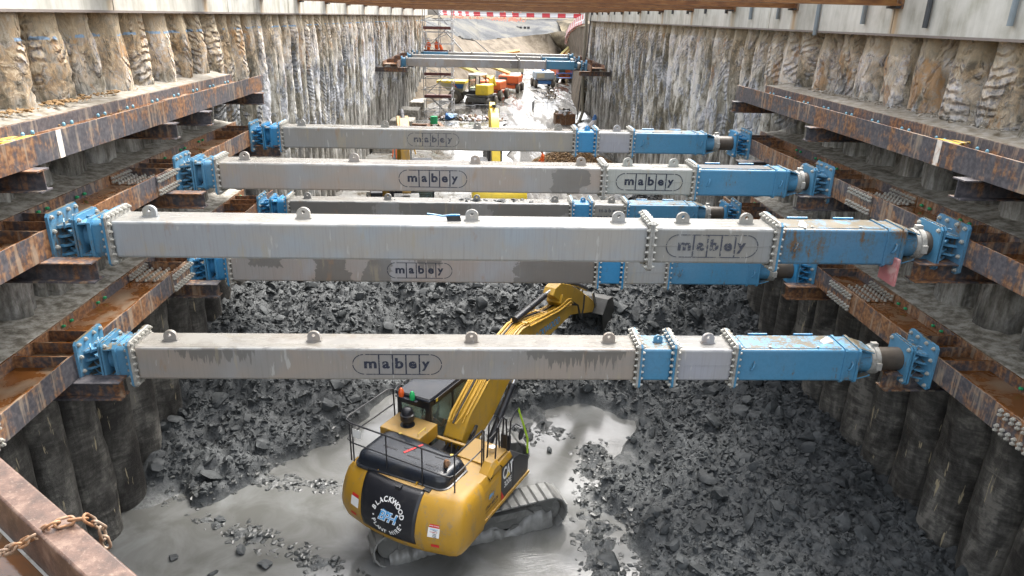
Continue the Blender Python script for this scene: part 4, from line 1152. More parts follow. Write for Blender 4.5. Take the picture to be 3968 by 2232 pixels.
# ---------------------------------------------------------------- excavators
def ypaint(name, col, dirt):
    t = NT(name)
    n = t.noise(t.P, 2.5, 8, .65); f = t.noise(t.P, 25, 5, .7)
    c = t.mix(t.map(n, .45, .7, 0, .35), col, tuple(q * .7 for q in col))
    c = t.mix(t.map(t.math('MULTIPLY', t.noise(t.mapping(t.P, (6, 6, 1.5)), 1, 5), t.map(f, .2, .7, .7, 1.2)), .55, .68, 0, dirt), c, (.22, .17, .10))
    up = t.map(t.nz(), .8, .97)
    c = t.mix(t.math('MULTIPLY', up, .45), c, (.40, .28, .15))  # upward faces painted paler, skylight put into the colour
    return t.fin(c, t.map(up, 0, 1, .38, .6), 0, t.bump(f, .06, .003))
MT['yel'] = ypaint('excavator_yellow', (.41, .225, .020), .6)
MT['yel_arm'] = ypaint('boom_yellow', (.44, .255, .02), .35)
MT['yel_bright'] = ypaint('lemon_yellow', (.75, .55, .04), .2)
MT['ytube'] = plain('yellow_pipe', (.45, .26, .03), .4, 0, .2, 9)
MT['blk'] = plain('black_panel', (.014, .015, .019), .35, 0, .2, 6, ((.06, .055, .05), .25))
MT['hood'] = plain('black_hood', (.016, .020, .028), .26, 0, .3, 3, ((.06, .055, .045), .3))
MT['hoodgrey'] = plain('grey_hood', (.12, .13, .16), .5, 0, .2, 5)
MT['rubber'] = plain('rubber_hose', (.02, .02, .022), .5)
MT['chrome'] = plain('bright_steel', (.75, .75, .75), .15, .9, .1, 5)
MT['trackm'] = plain('clay_coated_track', (.18, .18, .17), .42, 0, .45, 5, ((.25, .25, .235), .5))
MT['trackd'] = plain('dark_track_frame', (.10, .10, .093), .6, 0, .4, 5, ((.17, .17, .16), .7))
MT['bucketm'] = plain('dark_wet_bucket', (.028, .028, .026), .5, 0, .4, 5, ((.06, .06, .055), .6))
MT['white'] = plain('white_lettering', (.78, .78, .76), .5, 0, .05, 5)
MT['sky'] = plain('light_blue_lettering', (.10, .38, .72), .5, 0, .05, 5)
MT['red'] = plain('red_sticker', (.55, .02, .02), .5, 0, .15, 9)
MT['orange'] = plain('hi_vis_orange', (.80, .13, .02), .8, 0, .3, 9)
MT['skin'] = plain('skin', (.50, .28, .19), .6, 0, .1, 9)
MT['denim'] = plain('dark_trousers', (.05, .06, .09), .9)
MT['whiteplastic'] = plain('white_helmet', (.8, .8, .78), .4)
def glass_mat():
    t = NT('cab_glass')
    t.b.inputs['Transmission Weight'].default_value = .85
    return t.fin((.45, .55, .50), .05, 0, None, .5)
MT['glass'] = glass_mat()
MT['orangelens'] = plain('orange_beacon_lens', (.75, .12, .02), .15, 0, .1, 9)
MT['greenlens'] = plain('green_beacon_lens', (.02, .42, .12), .15, 0, .1, 9)
MT['lime'] = plain('lime_strap', (.45, .70, .04), .6, 0, .1, 9)

def person(loc, rz, lab, pose='stand', jacket='orange', legs='orange', helmet='whiteplastic', scale=1.0, arms=None):
    """joints: x right, y forward"""
    rt = empty('person', loc, rz, None, lab, 'person'); rt.scale = (scale,) * 3
    if pose == 'sit':
        J = dict(pel=(0, 0, .45), che=(0, .02, .80), nk=(0, .04, .95), hd=(0, .06, 1.06), hl=(-.1, .02, .44), kl=(-.14, .45, .46), fl=(-.14, .50, .06), tl=(-.14, .66, .04), hr=(.1, .02, .44), kr=(.14, .45, .46), fr=(.14, .50, .06), tr=(.14, .66, .04), sl=(-.19, .03, .88), el=(-.24, .20, .66), wl=(-.18, .42, .72), sr=(.19, .03, .88), er=(.24, .20, .66), wr=(.18, .42, .72))
    else:
        b = .35 if pose == 'bend' else 0.0
        st = .22 if pose == 'walk' else .04
        J = dict(pel=(0, -.1 * b, .93), che=(0, .5 * b, 1.28 - .12 * b), nk=(0, .9 * b, 1.47 - .35 * b), hd=(0, .9 * b + .06, 1.60 - .4 * b), hl=(-.09, 0, .90), kl=(-.10, st * .6 + .05, .50), fl=(-.10, st, .08), tl=(-.10, st + .17, .04), hr=(.09, 0, .90), kr=(.10, -st * .3 + .04, .50), fr=(.10, -st, .08), tr=(.10, -st + .17, .04), sl=(-.18, .8 * b, 1.42 - .3 * b), el=(-.24, -.05 + 1.0 * b, 1.14 - .4 * b), wl=(-.22, .10 + 1.2 * b, .90 - .3 * b), sr=(.18, .8 * b, 1.42 - .3 * b), er=(.24, .05 + 1.0 * b, 1.14 - .4 * b), wr=(.22, .22 + 1.2 * b, .95 - .3 * b))
    if arms: J.update(arms)
    rad = dict(pel=.135, che=.15, nk=.06, hd=.07, hl=.095, kl=.065, fl=.05, tl=.035, hr=.095, kr=.065, fr=.05, tr=.035, sl=.065, el=.045, wl=.032, sr=.065, er=.045, wr=.032)
    E = [('pel', 'che'), ('che', 'nk'), ('nk', 'hd'), ('pel', 'hl'), ('hl', 'kl'), ('kl', 'fl'), ('fl', 'tl'), ('pel', 'hr'), ('hr', 'kr'), ('kr', 'fr'), ('fr', 'tr'), ('che', 'sl'), ('sl', 'el'), ('el', 'wl'), ('che', 'sr'), ('sr', 'er'), ('er', 'wr')]
    ks = list(J); me = bpy.data.meshes.new('body'); me.from_pydata([J[k] for k in ks], [(ks.index(a), ks.index(b)) for a, b in E], [])
    o = inst('body', me, rt); o.modifiers.new('skin', 'SKIN'); s = o.modifiers.new('sub', 'SUBSURF'); s.levels = s.render_levels = 1
    for i, k in enumerate(ks):
        v = me.skin_vertices[0].data[i]; v.radius = (rad[k], rad[k] * .85); v.use_root = (k == 'pel')
    me.materials.append(MT[jacket])
    if legs != jacket:
        tr = MB()
        for sd in 'lr':
            tr.tube([J['h' + sd], J['k' + sd], J['f' + sd]], [.11, .085, .07], 8)
        tr.build('trousers', MT[legs], rt)
    hx, hy, hz_ = J['hd']
    MB().lathe([(.0, -.12), (.05, -.115), (.085, -.05), (.095, .02), (.085, .08), (.05, .11), (0, .12)], 12, (hx, hy, hz_ + .03)).build('head', MT['skin'], rt)
    if helmet: MB().lathe([(.125, .02), (.118, .05), (.11, .09), (.08, .14), (.03, .165), (0, .168)], 14, (hx, hy, hz_ + .04)).build('helmet', MT[helmet], rt)
    return rt

def track(parent, off, mud='trackm', L=2.25, H=.93, Wd=.6):
    """track along local y at x offset"""
    r = H / 2
    fr = MB()
    fr.prism([(-L + .5, .22), (L - .55, .22), (L - .6, .66), (0, .74), (-L + .6, .66)], 'x', off - .16, off + .16)
    fr.prism([(-L + .7, .55), (L - .8, .55), (L - 1.0, .72), (-L + .9, .72)], 'x', off - .27, off + .27)
    f = fr.build('track_frame', MT['trackd'], parent, .02)
    for y in (-L + r, L - r):
        MB().lathe([(0, -.13), (r - .12, -.13), (r - .1, -.08), (r - .2, -.07), (r - .2, .07), (r - .1, .08), (r - .12, .13), (0, .13)], 20, (off, y, r), axis='x').build('track_wheel', MT['trackd'], f)
    for i in range(7):
        MB().lathe([(0, -.2), (.13, -.2), (.13, .2), (0, .2)], 14, (off, -L + .75 + i * (2 * L - 1.5) / 6, .19), axis='x').build('roller', MT['trackd'], f)
    mb = MB(); n = 46; per = 2 * (2 * L - 2 * r) + 2 * PI * r
    def pt(s):
        s %= per; a = 2 * L - 2 * r
        if s < a: return (-L + r + s, H, 0)
        s -= a
        if s < PI * r: t = s / r; return (L - r + r * math.sin(t), r + r * math.cos(t), -t)
        s -= PI * r
        if s < a: return (L - r - s, 0, -PI)
        s -= a; t = s / r; return (-L + r - r * math.sin(t), r - r * math.cos(t), -PI - t)
    for i in range(n):
        y, z, a = pt((i + .5) * per / n); sag = -.03 * math.sin((y / L + 1) * PI / 2) if z > H - .01 else 0
        M = Matrix.Translation((off, y, z + sag)) @ Matrix.Rotation(a, 4, 'X') @ Matrix.Rotation(random.uniform(-.02, .02), 4, 'X')
        w = per / n * .5
        mb.add([(-Wd / 2, -w * .94, -.04), (Wd / 2, -w * .94, -.04), (Wd / 2, w * .9, -.04), (-Wd / 2, w * .9, -.04), (-Wd / 2, -w * .94, .0), (Wd / 2, -w * .94, .0), (Wd / 2, w * .9, -.0), (-Wd / 2, w * .9, -.0), (-Wd / 2, w * .55, .0), (Wd / 2, w * .55, .0), (Wd / 2, w * .85, .035), (-Wd / 2, w * .85, .035)],
               [(0, 3, 2, 1), (4, 5, 6, 7), (0, 1, 5, 4), (1, 2, 6, 5), (2, 3, 7, 6), (3, 0, 4, 7), (8, 9, 10, 11), (6, 7, 11, 10)], M)
    mb.build('track_shoes', MT[mud], parent, .006, 1)
    g = MB()
    for sx in (-1, 1):
        rows = []
        for k in range(90):
            yy = -L + .35 + (2 * L - .7) * k / 89; e = mn.noise(Vector((yy * 2.2, sx * 3, off))) * .07 + mn.noise(Vector((yy * 9, sx * 3, off))) * .05
            zt2 = .22 + .5 * (mn.noise(Vector((yy * 1.7, sx * 5, off + 4))) + .5) * .8 + mn.noise(Vector((yy * 7, 2, off))) * .09; rows.append([(off + sx * (.26 + e), yy, .02), (off + sx * (.31 + e), yy, zt2 * .3), (off + sx * (.27 + e * 1.5), yy, zt2 * .7), (off + sx * (.20 + e), yy, zt2 * .95), (off + sx * .15, yy, zt2)])
        g.loft(rows, caps=False, closed=False)
    g.build('caked_mud', MT[mud], parent, ang=2.5)

OUT = [(1.55, -1.3), (1.55, -1.8), (1.55, -2.05), (1.53, -2.2), (1.475, -2.31), (1.34, -2.39), (1.05, -2.46), (.78, -2.53), (.5, -2.57), (.25, -2.595)]
OUT = OUT + [(0, -2.60)] + [(-a, b) for a, b in reversed(OUT)]
KZ = [(.78, .12, .22), (.82, .07, .14), (.92, .03, .07), (1.12, .005, .015), (1.3, 0, 0), (1.55, 0, .05), (1.75, .01, .12), (1.92, .03, .21), (2.02, .07, .29), (2.08, .13, .36), (2.10, .20, .44)]
def cwp(x, y, kx, ky): return (x * (1 - kx), -1.3 + (y + 1.3) * (1 - ky))
def cwy(x, z):
    zz = [p[0] for p in KZ]
    kx = float(np.interp(z, zz, [p[1] for p in KZ])); ky = float(np.interp(z, zz, [p[2] for p in KZ])); xx = abs(x) / (1 - kx)
    xs = [p[0] + 1e-4 * i for i, p in enumerate(reversed(OUT[:11]))]; ys = [p[1] for p in reversed(OUT[:11])]
    return -1.3 + (float(np.interp(xx, xs, ys)) + 1.3) * (1 - ky)

def excavator(loc, hd, thd, lab, arm, Y='yel', hoodm='hood', near=True, Yarm=None):
    Yarm = Yarm or Y
    rt = empty('excavator', loc, 0, None, lab, 'excavator')
    uc = empty('undercarriage', (0, 0, 0), -R(thd), rt)
    # undercarriage frame is one mesh, the tracks hang off it
    cf = MB(); cf.box((-1.0, -.6, .42), (1.0, .6, .72)); cf.lathe([(0, .7), (.62, .7), (.62, .98), (0, .98)], 24)
    bpy.data.objects.remove(uc)
    uc = cf.build('undercarriage', MT['trackd'], rt, .02, rot=(0, 0, -R(thd)))
    track(uc, 1.19); track(uc, -1.19)
    hs_ = MB().box((-1.30, -1.5, 1.02), (1.30, .95, 1.14)).build('house', MT['blk'], rt, rot=(0, 0, -R(hd)))
    h = hs_
    # counterweight
    rings = [[(*cwp(x, y, kx, ky), z) for x, y in OUT] for z, kx, ky in KZ]
    MB().loft(rings).build('counterweight', MT[Y], h, ang=.9)
    # rear panel following the counterweight
    if near:
        rows = []
        for z in np.linspace(1.08, 2.085, 16):
            u_ = (z - 1.08) / 1.0; wv = .67 + .07 * u_; c0_ = -.05 - .11 * u_
            rows.append([(float(x), cwy(float(x), float(z)) - .010, float(z)) for x in np.linspace(c0_ - wv, c0_ + wv, 18)])
        pn = MB().loft(rows, caps=False, closed=False).build('rear_panel', MT['blk'], h)
        sol = pn.modifiers.new('solid', 'SOLIDIFY'); sol.thickness = .012; sol.offset = 0
        MB().prism([(-.03, 1.98), (.03, 1.98), (.07, 2.085), (-.07, 2.085)], 'y', -2.14, -2.26).build('latch', MT['blk'], pn)
        cz, cx, rr = 1.50, -.07, .33
        def place(s, a0, a1, top):
            n = len(s)
            for i, chh in enumerate(s):
                if chh == ' ': continue
                a = R(a0 + (a1 - a0) * i / (n - 1))
                rot = a if top else a
                def fn(u, v, a=a, top=top):
                    if top: U = (rr + v) * math.sin(a) + u * math.cos(a); V = (rr + v) * math.cos(a) - u * math.sin(a)
                    else: U = (rr - v) * math.sin(a) + u * math.cos(a); V = -(rr - v) * math.cos(a) + u * math.sin(a)
                    X_, Z_ = cx + U * 1.1, cz + V
                    return (X_, cwy(X_, Z_) - .021, Z_)
                put_text('letter', chh, .128, MT['white'], pn, fn, .0035)
        place('BLACKWOOD', -72, 72, True); place('PLANT HIRE', -62, 66, False)
        for sg in (-1, 1):
            MB().lathe([(0, 0), (.02, 0), (.02, .006), (0, .006)], 12, axis='y').build('dot', MT['white'], pn, loc=(cx + sg * .345, cwy(cx + sg * .345, cz - .05) - .024, cz - .05))
        def em(dx, dz):
            return lambda u, v: (cx + dx + u, cwy(cx + dx + u, cz + dz + v) - .020 - (.004 if dx else 0), cz + dz + v)
        put_text('emblem', 'BPH', .27, MT['white'], pn, em(0, 0), .016, .25, .72, sx=1.1)
        put_text('emblem', 'BPH', .27, MT['sky'], pn, em(.001, .0), .002, .25, .72, sx=1.1)
        MB().box((-.12, 0, -.01), (.25, -.004, .005)).build('emblem', MT['sky'], pn, loc=(cx, cwy(0, cz + .12) - .024, cz + .12), rot=(0, R(12), 0))
        # stickers
        def sticker(x, z, w_, h_, m, nm='sticker', off=.006):
            rows = [[(x + w_ * (i / 4 - .5), cwy(x + w_ * (i / 4 - .5), zz) - off, zz) for i in range(5)] for zz in (z - h_ / 2, z, z + h_ / 2)]
            return MB().loft(rows, caps=False, closed=False).build(nm, m, h)
        for sg in (1, -1):
            x0 = 1.0 * sg
            s1 = sticker(x0, 1.46, .24, .20, MT['white']); s2 = sticker(x0, 1.595, .20, .06, MT['red'], off=.007); sticker(x0 + .04 * sg, 1.16, .17, .07, MT['red'])
            if sg > 0:
                put_text('lettering', 'KEEP CLEAR', .036, MT['white'], s2, lambda u, v: (x0 + u, cwy(x0 + u, 1.595) - .010, 1.595 + v), .002)
                put_text('lettering', 'Blackwood', .034, MT['sky'], s1, lambda u, v: (x0 + u, cwy(x0 + u, 1.53) - .010, 1.53 + v), .001)
                put_text('lettering', 'THUMBS UP', .030, MT['red'], s1, lambda u, v: (x0 + u, cwy(x0 + u, 1.47) - .010, 1.47 + v), .001)
                for zz in (1.505, 1.435, 1.405, 1.375): MB().box((x0 - .07, cwy(x0, zz) - .011, zz), (x0 + .07, cwy(x0, zz) - .006, zz + .008)).build('lettering', MT['ink'], s1)
        for x in (-.55, .42): MB().prism([(-.07, 0), (.07, 0), (.05, .06), (-.02, .10), (-.05, .06)], 'x', -.012, .012).build('lifting_eye', MT[Y], h, loc=(x - .1, -2.0, 2.07))
    # side bodies with chamfered skirts
    for sg in (-1, 1):
        mb = MB()
        yf = .06 if sg > 0 else .0
        mb.loft([[(sg * .6, y, 1.05), (sg * 1.48, y, 1.05), (sg * 1.48, y, 1.92), (sg * 1.40, y, 2.06), (sg * .6, y, 2.10)] for y in (-1.31, -.9, -.3, yf)])
        sc_ = mb.build('side_cover', MT[Y], h, .012)
        MB().box((sg * 1.481, -1.6, 1.03), (sg * 1.515, yf + .80, 1.11)).build('skirt_rail', MT[Y], h, .008)
        if sg > 0: MB().loft([[(1.20, y, 2.0), (1.484, y, 2.0), (1.484, y, zz - .1), (1.40, y, zz), (1.20, y, zz)] for y, zz in ((-1.0, 2.07), (-.78, 2.24), (-.60, 2.24), (-.47, 2.07))]).build('cover_hump', MT[Y], sc_, .01)
    MB().box((.50, -.75, 2.09), (1.36, .04, 2.125)).build('top_deck', MT[Y], h, .01)
    MB().box((-.55, -.6, 1.14), (.55, .5, 1.7)).build('pump_bay', MT['dark'], h)
    # engine hood
    def rr_(cx_, cy_, hx, hy, z, r=.2, n=5):
        o = []
        for (sx, sy, a0) in ((1, 1, 0), (-1, 1, 90), (-1, -1, 180), (1, -1, 270)):
            for k in range(n):
                a = R(a0 + 90 * k / (n - 1)); o.append((cx_ + sx * (hx - r) + r * math.cos(a), cy_ + sy * (hy - r) + r * math.sin(a), z))
        return o
    hz_ = [(2.06, .0), (2.12, .0), (2.13, .03), (2.24, .045), (2.32, .07), (2.37, .13), (2.385, .22)]
    rings = []
    for z, k in hz_:
        ring = []
        for (x, y, zz) in rr_(-.16, -1.42, 1.15 - k, .60 - k, z, .22):
            y += -.02 + .06 * (x + .16) * (1 if y < -1.42 else -.6)
            if y > -1.1 and -.45 < x: y -= .10
            ring.append((x, y, zz))
        rings.append(ring)
    hd_ = MB().loft(rings).build('engine_hood', MT[hoodm], h, ang=.7)
    if near:
        for (x, y, a, b) in ((-.6, -1.15, .34, .05), (.05, -1.2, .34, .05), (.62, -1.3, .3, .05), (-.55, -1.5, .36, .05), (.1, -1.55, .36, .05), (-.15, -1.35, .3, .04), (.6, -1.62, .3, .05)):
            MB().box((x - .14 - a / 2, y - .04 - b / 2, 2.37), (x - .14 + a / 2, y - .04 + b / 2, 2.392)).build('vent', MT['blk'], hd_, .01)
        MB().tube([(.72, -1.52, 2.3), (.72, -1.52, 2.47), (.76, -1.56, 2.53), (.84, -1.64, 2.56)], .06, 12).build('exhaust', MT['chain'], hd_)
        for x in (-.95, .62): MB().box((x - .1, -2.10, 2.06), (x + .06, -1.98, 2.11)).build('hinge', MT['dark'], hd_, .005)
        for x, y in ((-.85, -.98), (.60, -1.12)): MB().lathe([(0, 0), (.035, 0), (.035, .01), (0, .01)], 12, (x, y, 2.38)).build('marker', MT['yel_bright'], hd_)
        st = MB().add([(-.36, -1.55, 2.393), (-.30, -1.57, 2.393), (-.12, -1.12, 2.393), (-.17, -1.10, 2.393)], [(0, 1, 2, 3)]).build('strap', MT['red'], hd_)
    # box behind the cab with pre-cleaner
    bx_ = MB().box((-1.42, -.98, 2.05), (-.34, -.24, 2.38)).build('air_box', MT[Y], h, .015)
    MB().lathe([(0, 2.36), (.17, 2.36), (.17, 2.39), (.10, 2.40), (.10, 2.46), (.16, 2.52), (.165, 2.66), (.13, 2.67), (.125, 2.76), (.10, 2.80), (.06, 2.82), (0, 2.82)], 20, (-.92, -.60, 0)).build('air_cleaner', MT['blk'], h)
    MB().tube([(-.42, -.90, 2.37), (-.42, -.90, 2.46), (-.42, -.62, 2.46), (-.42, -.62, 2.37)], .009, 6).build('grab_handle', MT['yel_bright'], bx_)
    # cab
    cab = MB()
    x0, x1, y0, y1, zf, zr = -1.47, -.55, -.20, 1.45, 1.12, 2.86
    for x in (x0, x1):
        for y in (y0, .75, y1 - .0):
            cab.box((x - .035 if x > -1 else x, y - .035, zf), (x if x > -1 else x + .035, y + .035, zr))
        cab.box((x - .03 if x > -1 else x, y0, zf), (x if x > -1 else x + .03, y1, zf + .45))
        cab.box((x - .03 if x > -1 else x, y0, zr - .14), (x if x > -1 else x + .03, y1, zr))
    cab.box((x0, y0 - .03, zf), (x1, y0 + .02, 2.30)); cab.box((x0, y0 - .03, 2.66), (x1, y0 + .02, zr)); cab.box((x0, y0 - .03, 2.28), (x0 + .1, y0 + .02, 2.68)); cab.box((x1 - .14, y0 - .03, 2.28), (x1, y0 + .02, 2.68))
    cab.box((x0, y1 - .05, zf), (x1, y1, zf + .25)); cab.box((x0, y0, zf), (x1, y1, zf + .03)); cab.box((x0, y1 - .05, zr - .12), (x1, y1, zr))
    cb = cab.build('cab', MT['blk'], h, .008)
    MB().box((x0 - .02, y0 - .08, zr), (x1 + .02, y1 + .08, zr + .07)).build('roof', MT['hood'], cb, .03)
    MB().box((x1 - .01, y0 + .04, zf + .46), (x1 - .02, y1 - .04, zr - .15)).build('window', MT['glass'], cb)
    MB().box((x0 + .10, y0 - .01, 2.30), (x1 - .14, y0 - .0, 2.66)).build('window', MT['glass'], cb)
    MB().box((x0 + .012, y0 + .04, zf + .46), (x0 + .02, y1 - .04, zr - .15)).build('window', MT['glass'], cb)
    MB().box((x0 + .05, y1 - .02, zf + .26), (x1 - .05, y1 - .012, zr - .13)).build('window', MT['glass'], cb)
    if near:
        MB().tube([(x0, y0 - .05, zr + .09), (x1 - .02, y0 - .05, zr + .09), (x1, y0, zr + .09), (x1, y1, zr + .09)], .012, 6).build('roof_rail', MT['blk'], cb)
        MB().tube([(x0 - .03, y1, zr + .09), (x0 - .06, y0 + .1, zr + .12), (x0 - .02, y0 - .1, zr + .09), (x0, y0 - .05, zr + .09)], .012, 6).build('roof_rail', MT['blk'], cb)
        MB().box((x1 + .03, y0 + .1, zr - .05), (x1 + .06, y1 - .2, zr + .04)).build('roof_guard', MT['blk'], cb)
        MB().box((x1 + .06, -.06, zr - .03), (x1 + .068, .0, zr + .05)).build('sticker', MT['yel_bright'], cb)
        sh = MB().box((-1.42, -.38, zr + .00), (-.82, -.24, zr + .02)).build('beacon_shelf', MT['hood'], cb, .004)
        for x, m in ((-1.29, 'orangelens'), (-.98, 'greenlens')):
            MB().lathe([(0, 0), (.062, 0), (.062, .03), (.066, .05), (.066, .10), (.05, .17), (.025, .20), (0, .205)], 16, (x, -.31, zr + .02)).build('beacon', MT[m], sh)
        MB().box((-1.26, .0, 1.2), (-.76, .1, 2.05)).build('seat', MT['dark'], cb, .04); MB().box((-1.26, .05, 1.45), (-.76, .55, 1.6)).build('seat', MT['dark'], cb, .04)
    # right front tool box and steps
    MB().loft([[(.92, y, 1.10), (1.48, y, 1.10), (1.48, y, z), (.92, y, z)] for y, z in ((.07, 1.90), (.12, 1.86), (.40, 1.80), (.62, 1.66), (.85, 1.50))]).build('tool_box', MT['blk'], h, .015)
    if near:
        pnl = MB().add([(1.486, -.50, 1.13), (1.486, .055, 1.13), (1.486, .055, 1.98), (1.486, -.50, 1.96)], [(0, 1, 2, 3)]).build('side_panel', MT['blk'], h)
        MB().add([(1.489, -.50, 1.13), (1.489, -.36, 1.13), (1.489, -.50, 1.38)], [(0, 1, 2)]).build('red_corner', MT['red'], pnl)
        put_text('lettering', 'CAT', .34, MT['white'], pnl, lambda u, v: (1.490, -.20 + u, 1.74 + 1.25 * v), .009, sx=.70)
        MB().add([(1.492, -.30, 1.58), (1.492, -.10, 1.58), (1.492, -.20, 1.72)], [(0, 1, 2)]).build('emblem', MT['yel_bright'], pnl)
        put_text('lettering', '320E', .21, MT['white'], pnl, lambda u, v: (1.490, -.20 + u, 1.44 + v), .004, sx=.82)
        MB().add([(1.484, -1.28, 1.76), (1.484, -.62, 1.84), (1.484, -.62, 1.68), (1.484, -1.20, 1.56), (1.484, -1.28, 1.62)], [(0, 1, 2, 3, 4)]).build('louvre', MT['ytube'], h)
        def sd(y0_, z0_): return lambda u, v: (1.486 + .038 * (1 if y0_ + u < -1.32 else 0), y0_ + u, z0_ + v)
        put_text('lettering', 'Tel: 01560 482136', .115, MT['ink'], h, sd(-1.02, 1.34), .003, sx=.9)
        put_text('lettering', 'www.blackwoodplanthire.co.uk', .062, MT['ink'], h, sd(-1.0, 1.25), .001, sx=.9)
        put_text('emblem', 'BPH', .13, MT['sky'], h, sd(-.95, 1.55), .004, .25, .75)
        for k in range(14):
            a = 2 * PI * k / 14; put_text('lettering', 'BLACKWOODPLANT'[k], .045, MT['ink'], h, (lambda a: lambda u, v: (1.486, -.95 + (.12 + v) * math.sin(a) + u * math.cos(a), 1.55 + (.12 + v) * math.cos(a) - u * math.sin(a)))(a), .001)
        # handrails
        def rail(pts, r=.016): MB().tube(pts, r, 7).build('handrail', MT['blk'], h)
        zt_ = 3.0
        rail([(-1.50, -.30, 2.1), (-1.50, -.34, 3.02), (-1.54, -.5, 3.06), (-1.58, -1.80, 3.05), (-1.53, -1.95, 3.04), (-1.35, -2.0, 3.03), (.95, -2.0, 3.0), (1.10, -1.97, 3.0), (1.16, -1.85, 3.0), (1.17, -.82, 3.0), (1.18, -.76, 2.96), (1.18, -.76, 2.1)], .019)
        rail([(-1.5, -.34, 2.62), (-1.57, -1.82, 2.58), (-1.52, -1.95, 2.57), (-1.35, -2.0, 2.55), (.95, -2.0, 2.53), (1.10, -1.97, 2.53), (1.16, -1.85, 2.53), (1.18, -.76, 2.53)], .015)
        for (x, y) in ((-1.42, -1.98), (-1.34, -1.99), (-.45, -2.0), (.45, -2.0), (1.14, -1.86), (1.18, -.84)):
            rail([(x, y, 2.08), (x, y, 3.0)], .017)
        MB().box((-1.30, -2.03, 2.74), (-1.08, -2.036, 2.94)).build('notice', MT['whiteplastic'], h)
        for x in (1.16, 1.36): rail([(x, -.58, 2.1), (x, -.5, 2.96), (x - .05, -.2, 3.02), (x, -.1, 2.95), (x, -.02, 2.12)], .019)
        rail([(1.38, .0, 2.1), (1.40, .05, 2.85), (1.42, .27, 3.02), (1.42, .36, 3.0)], .019); rail([(1.16, -.55, 2.6), (1.16, -.05, 2.62)], .015)
        rail([(1.22, .0, 2.1), (1.22, .05, 2.9)], .02)
        MB().box((1.18, .0, 2.12), (1.42, .05, 2.48)).build('step_plate', MT['blk'], h, .01)
        MB().lathe([(0, 2.13), (.075, 2.13), (.075, 2.25), (0, 2.25)], 16, (1.10, -.24, 0)).build('filler_cap', MT['chrome'], h)
        MB().tube([(1.3, .06, 2.5), (1.38, .35, 2.6), (1.46, .45, 2.5)], .014, 6).build('mirror_arm', MT['blk'], h)
        MB().lathe([(0, -.02), (.11, -.02), (.13, 0), (.11, .02), (0, .02)], 14, (1.46, .46, 2.28), axis='x').build('mirror', MT['blk'], h)
        MB().tube([(1.42, .36, 3.0), (1.47, .55, 2.5), (1.50, .72, 2.05), (1.48, .78, 1.62)], .024, 7).build('lime_strap', MT['lime'], h)
        hb = MB()
        r = random.Random(3)
        for k in range(12):
            x = r.uniform(-.35, .45); y = r.uniform(-.5, .1)
            hb.tube([(x, y, 1.7), (x + r.uniform(-.1, .1), y + .2, 1.95 + r.uniform(-.05, .1)), (x * .6 + .05, y + .45, 1.85), (x * .5 + .05, .55, 2.1)], .02, 6)
        hb.build('hoses', MT['rubber'], h)
        MB().box((-.38, -.25, 1.98), (.38, -.17, 2.04)).build('valve_cover', MT['yel'], h, .01)
    # boom, stick, bucket in the plane of the arm
    bo = arm
    ax = -.05
    boom = MB().prism([(p[0], p[1]) for p in bo['boom']], 'x', ax - .24, ax + .24).build('boom', MT[Yarm], h, .012)
    if near:
        e = MB()
        for sx in (-.25, .25):
            e.prism([(p[0], p[1]) for p in bo['boom'][:9]] + [(p[0], p[1] - .03) for p in reversed(bo['boom'][:9])], 'x', ax + sx - .012, ax + sx + .012)
        e.build('boom_edge', MT[Yarm], boom)
        tops = bo['boom'][1:8]
        for k, x in enumerate((-.20, -.16, -.11, -.06, -.01, .05, .10, .15, .19)):
            z_ = .045 + .02 * (k % 2)
            pts = [(ax + x * .8 + (.05 * math.sin(k * 3)), tops[0][0] - .25 + .1 * (k % 3), tops[0][1] - .1)] + [(ax + x, p[0], p[1] + z_) for p in tops[(k % 2):]]
            MB().tube(pts, .017 if k % 3 else .024, 6).build('pipe', MT['ytube'] if k != 3 else MT['rubber'], boom)
        for f in (1.9, 3.2, 4.6):
            i = max(j for j in range(len(bo['boom'])) if j < 9 and bo['boom'][j][0] <= f)
            (a0, b0), (a1, b1) = bo['boom'][i], bo['boom'][i + 1]; z_ = b0 + (b1 - b0) * (f - a0) / (a1 - a0)
            MB().box((ax - .24, f - .05, z_), (ax + .24, f + .05, z_ + .085)).build('pipe_clamp', MT['yel'], boom, .006)
        for x in (-.17, .22):
            MB().tube([(ax + x, .1, 1.7), (ax + x - .08, .35, 2.1), (ax + x - .02, .8, 2.45), (ax + x, 1.25, 3.1)], .03, 7).build('hose', MT['rubber'], boom)
        put_text('lettering', 'BLACKWOOD', .30, MT['ink'], boom, lambda u, v: (ax + .2415, 4.35 + u, 3.075 - .045 * u + v), .014, .15)
        put_text('lettering', 'BLACKWOOD', .30, MT['sky'], boom, lambda u, v: (ax + .2425, 4.35 + u, 3.075 - .045 * u + v), .002, .15)
        for pts in ([(ax + .22, 3.3, 3.68), (ax + .22, 5.2, 3.42), (ax + .22, 5.9, 3.45), (ax + .22, 6.15, 3.38)], [(ax + .27, 3.3, 3.6), (ax + .27, 5.2, 3.36), (ax + .27, 6.0, 3.36), (ax + .27, 6.2, 3.25)]):
            MB().tube(pts, .03, 8).build('pipe', MT['ytube'], boom)
        for q in (0, .08): MB().tube([(ax + .27, 6.15, 3.3 - q), (ax + .33, 6.45, 3.1), (ax + .33, 6.65, 2.75 - q), (ax + .3, 6.85, 2.5), (ax + .3, 7.0, 2.8), (ax + .27, 7.1, 3.2)], .026, 7).build('hose', MT['rubber'], boom)
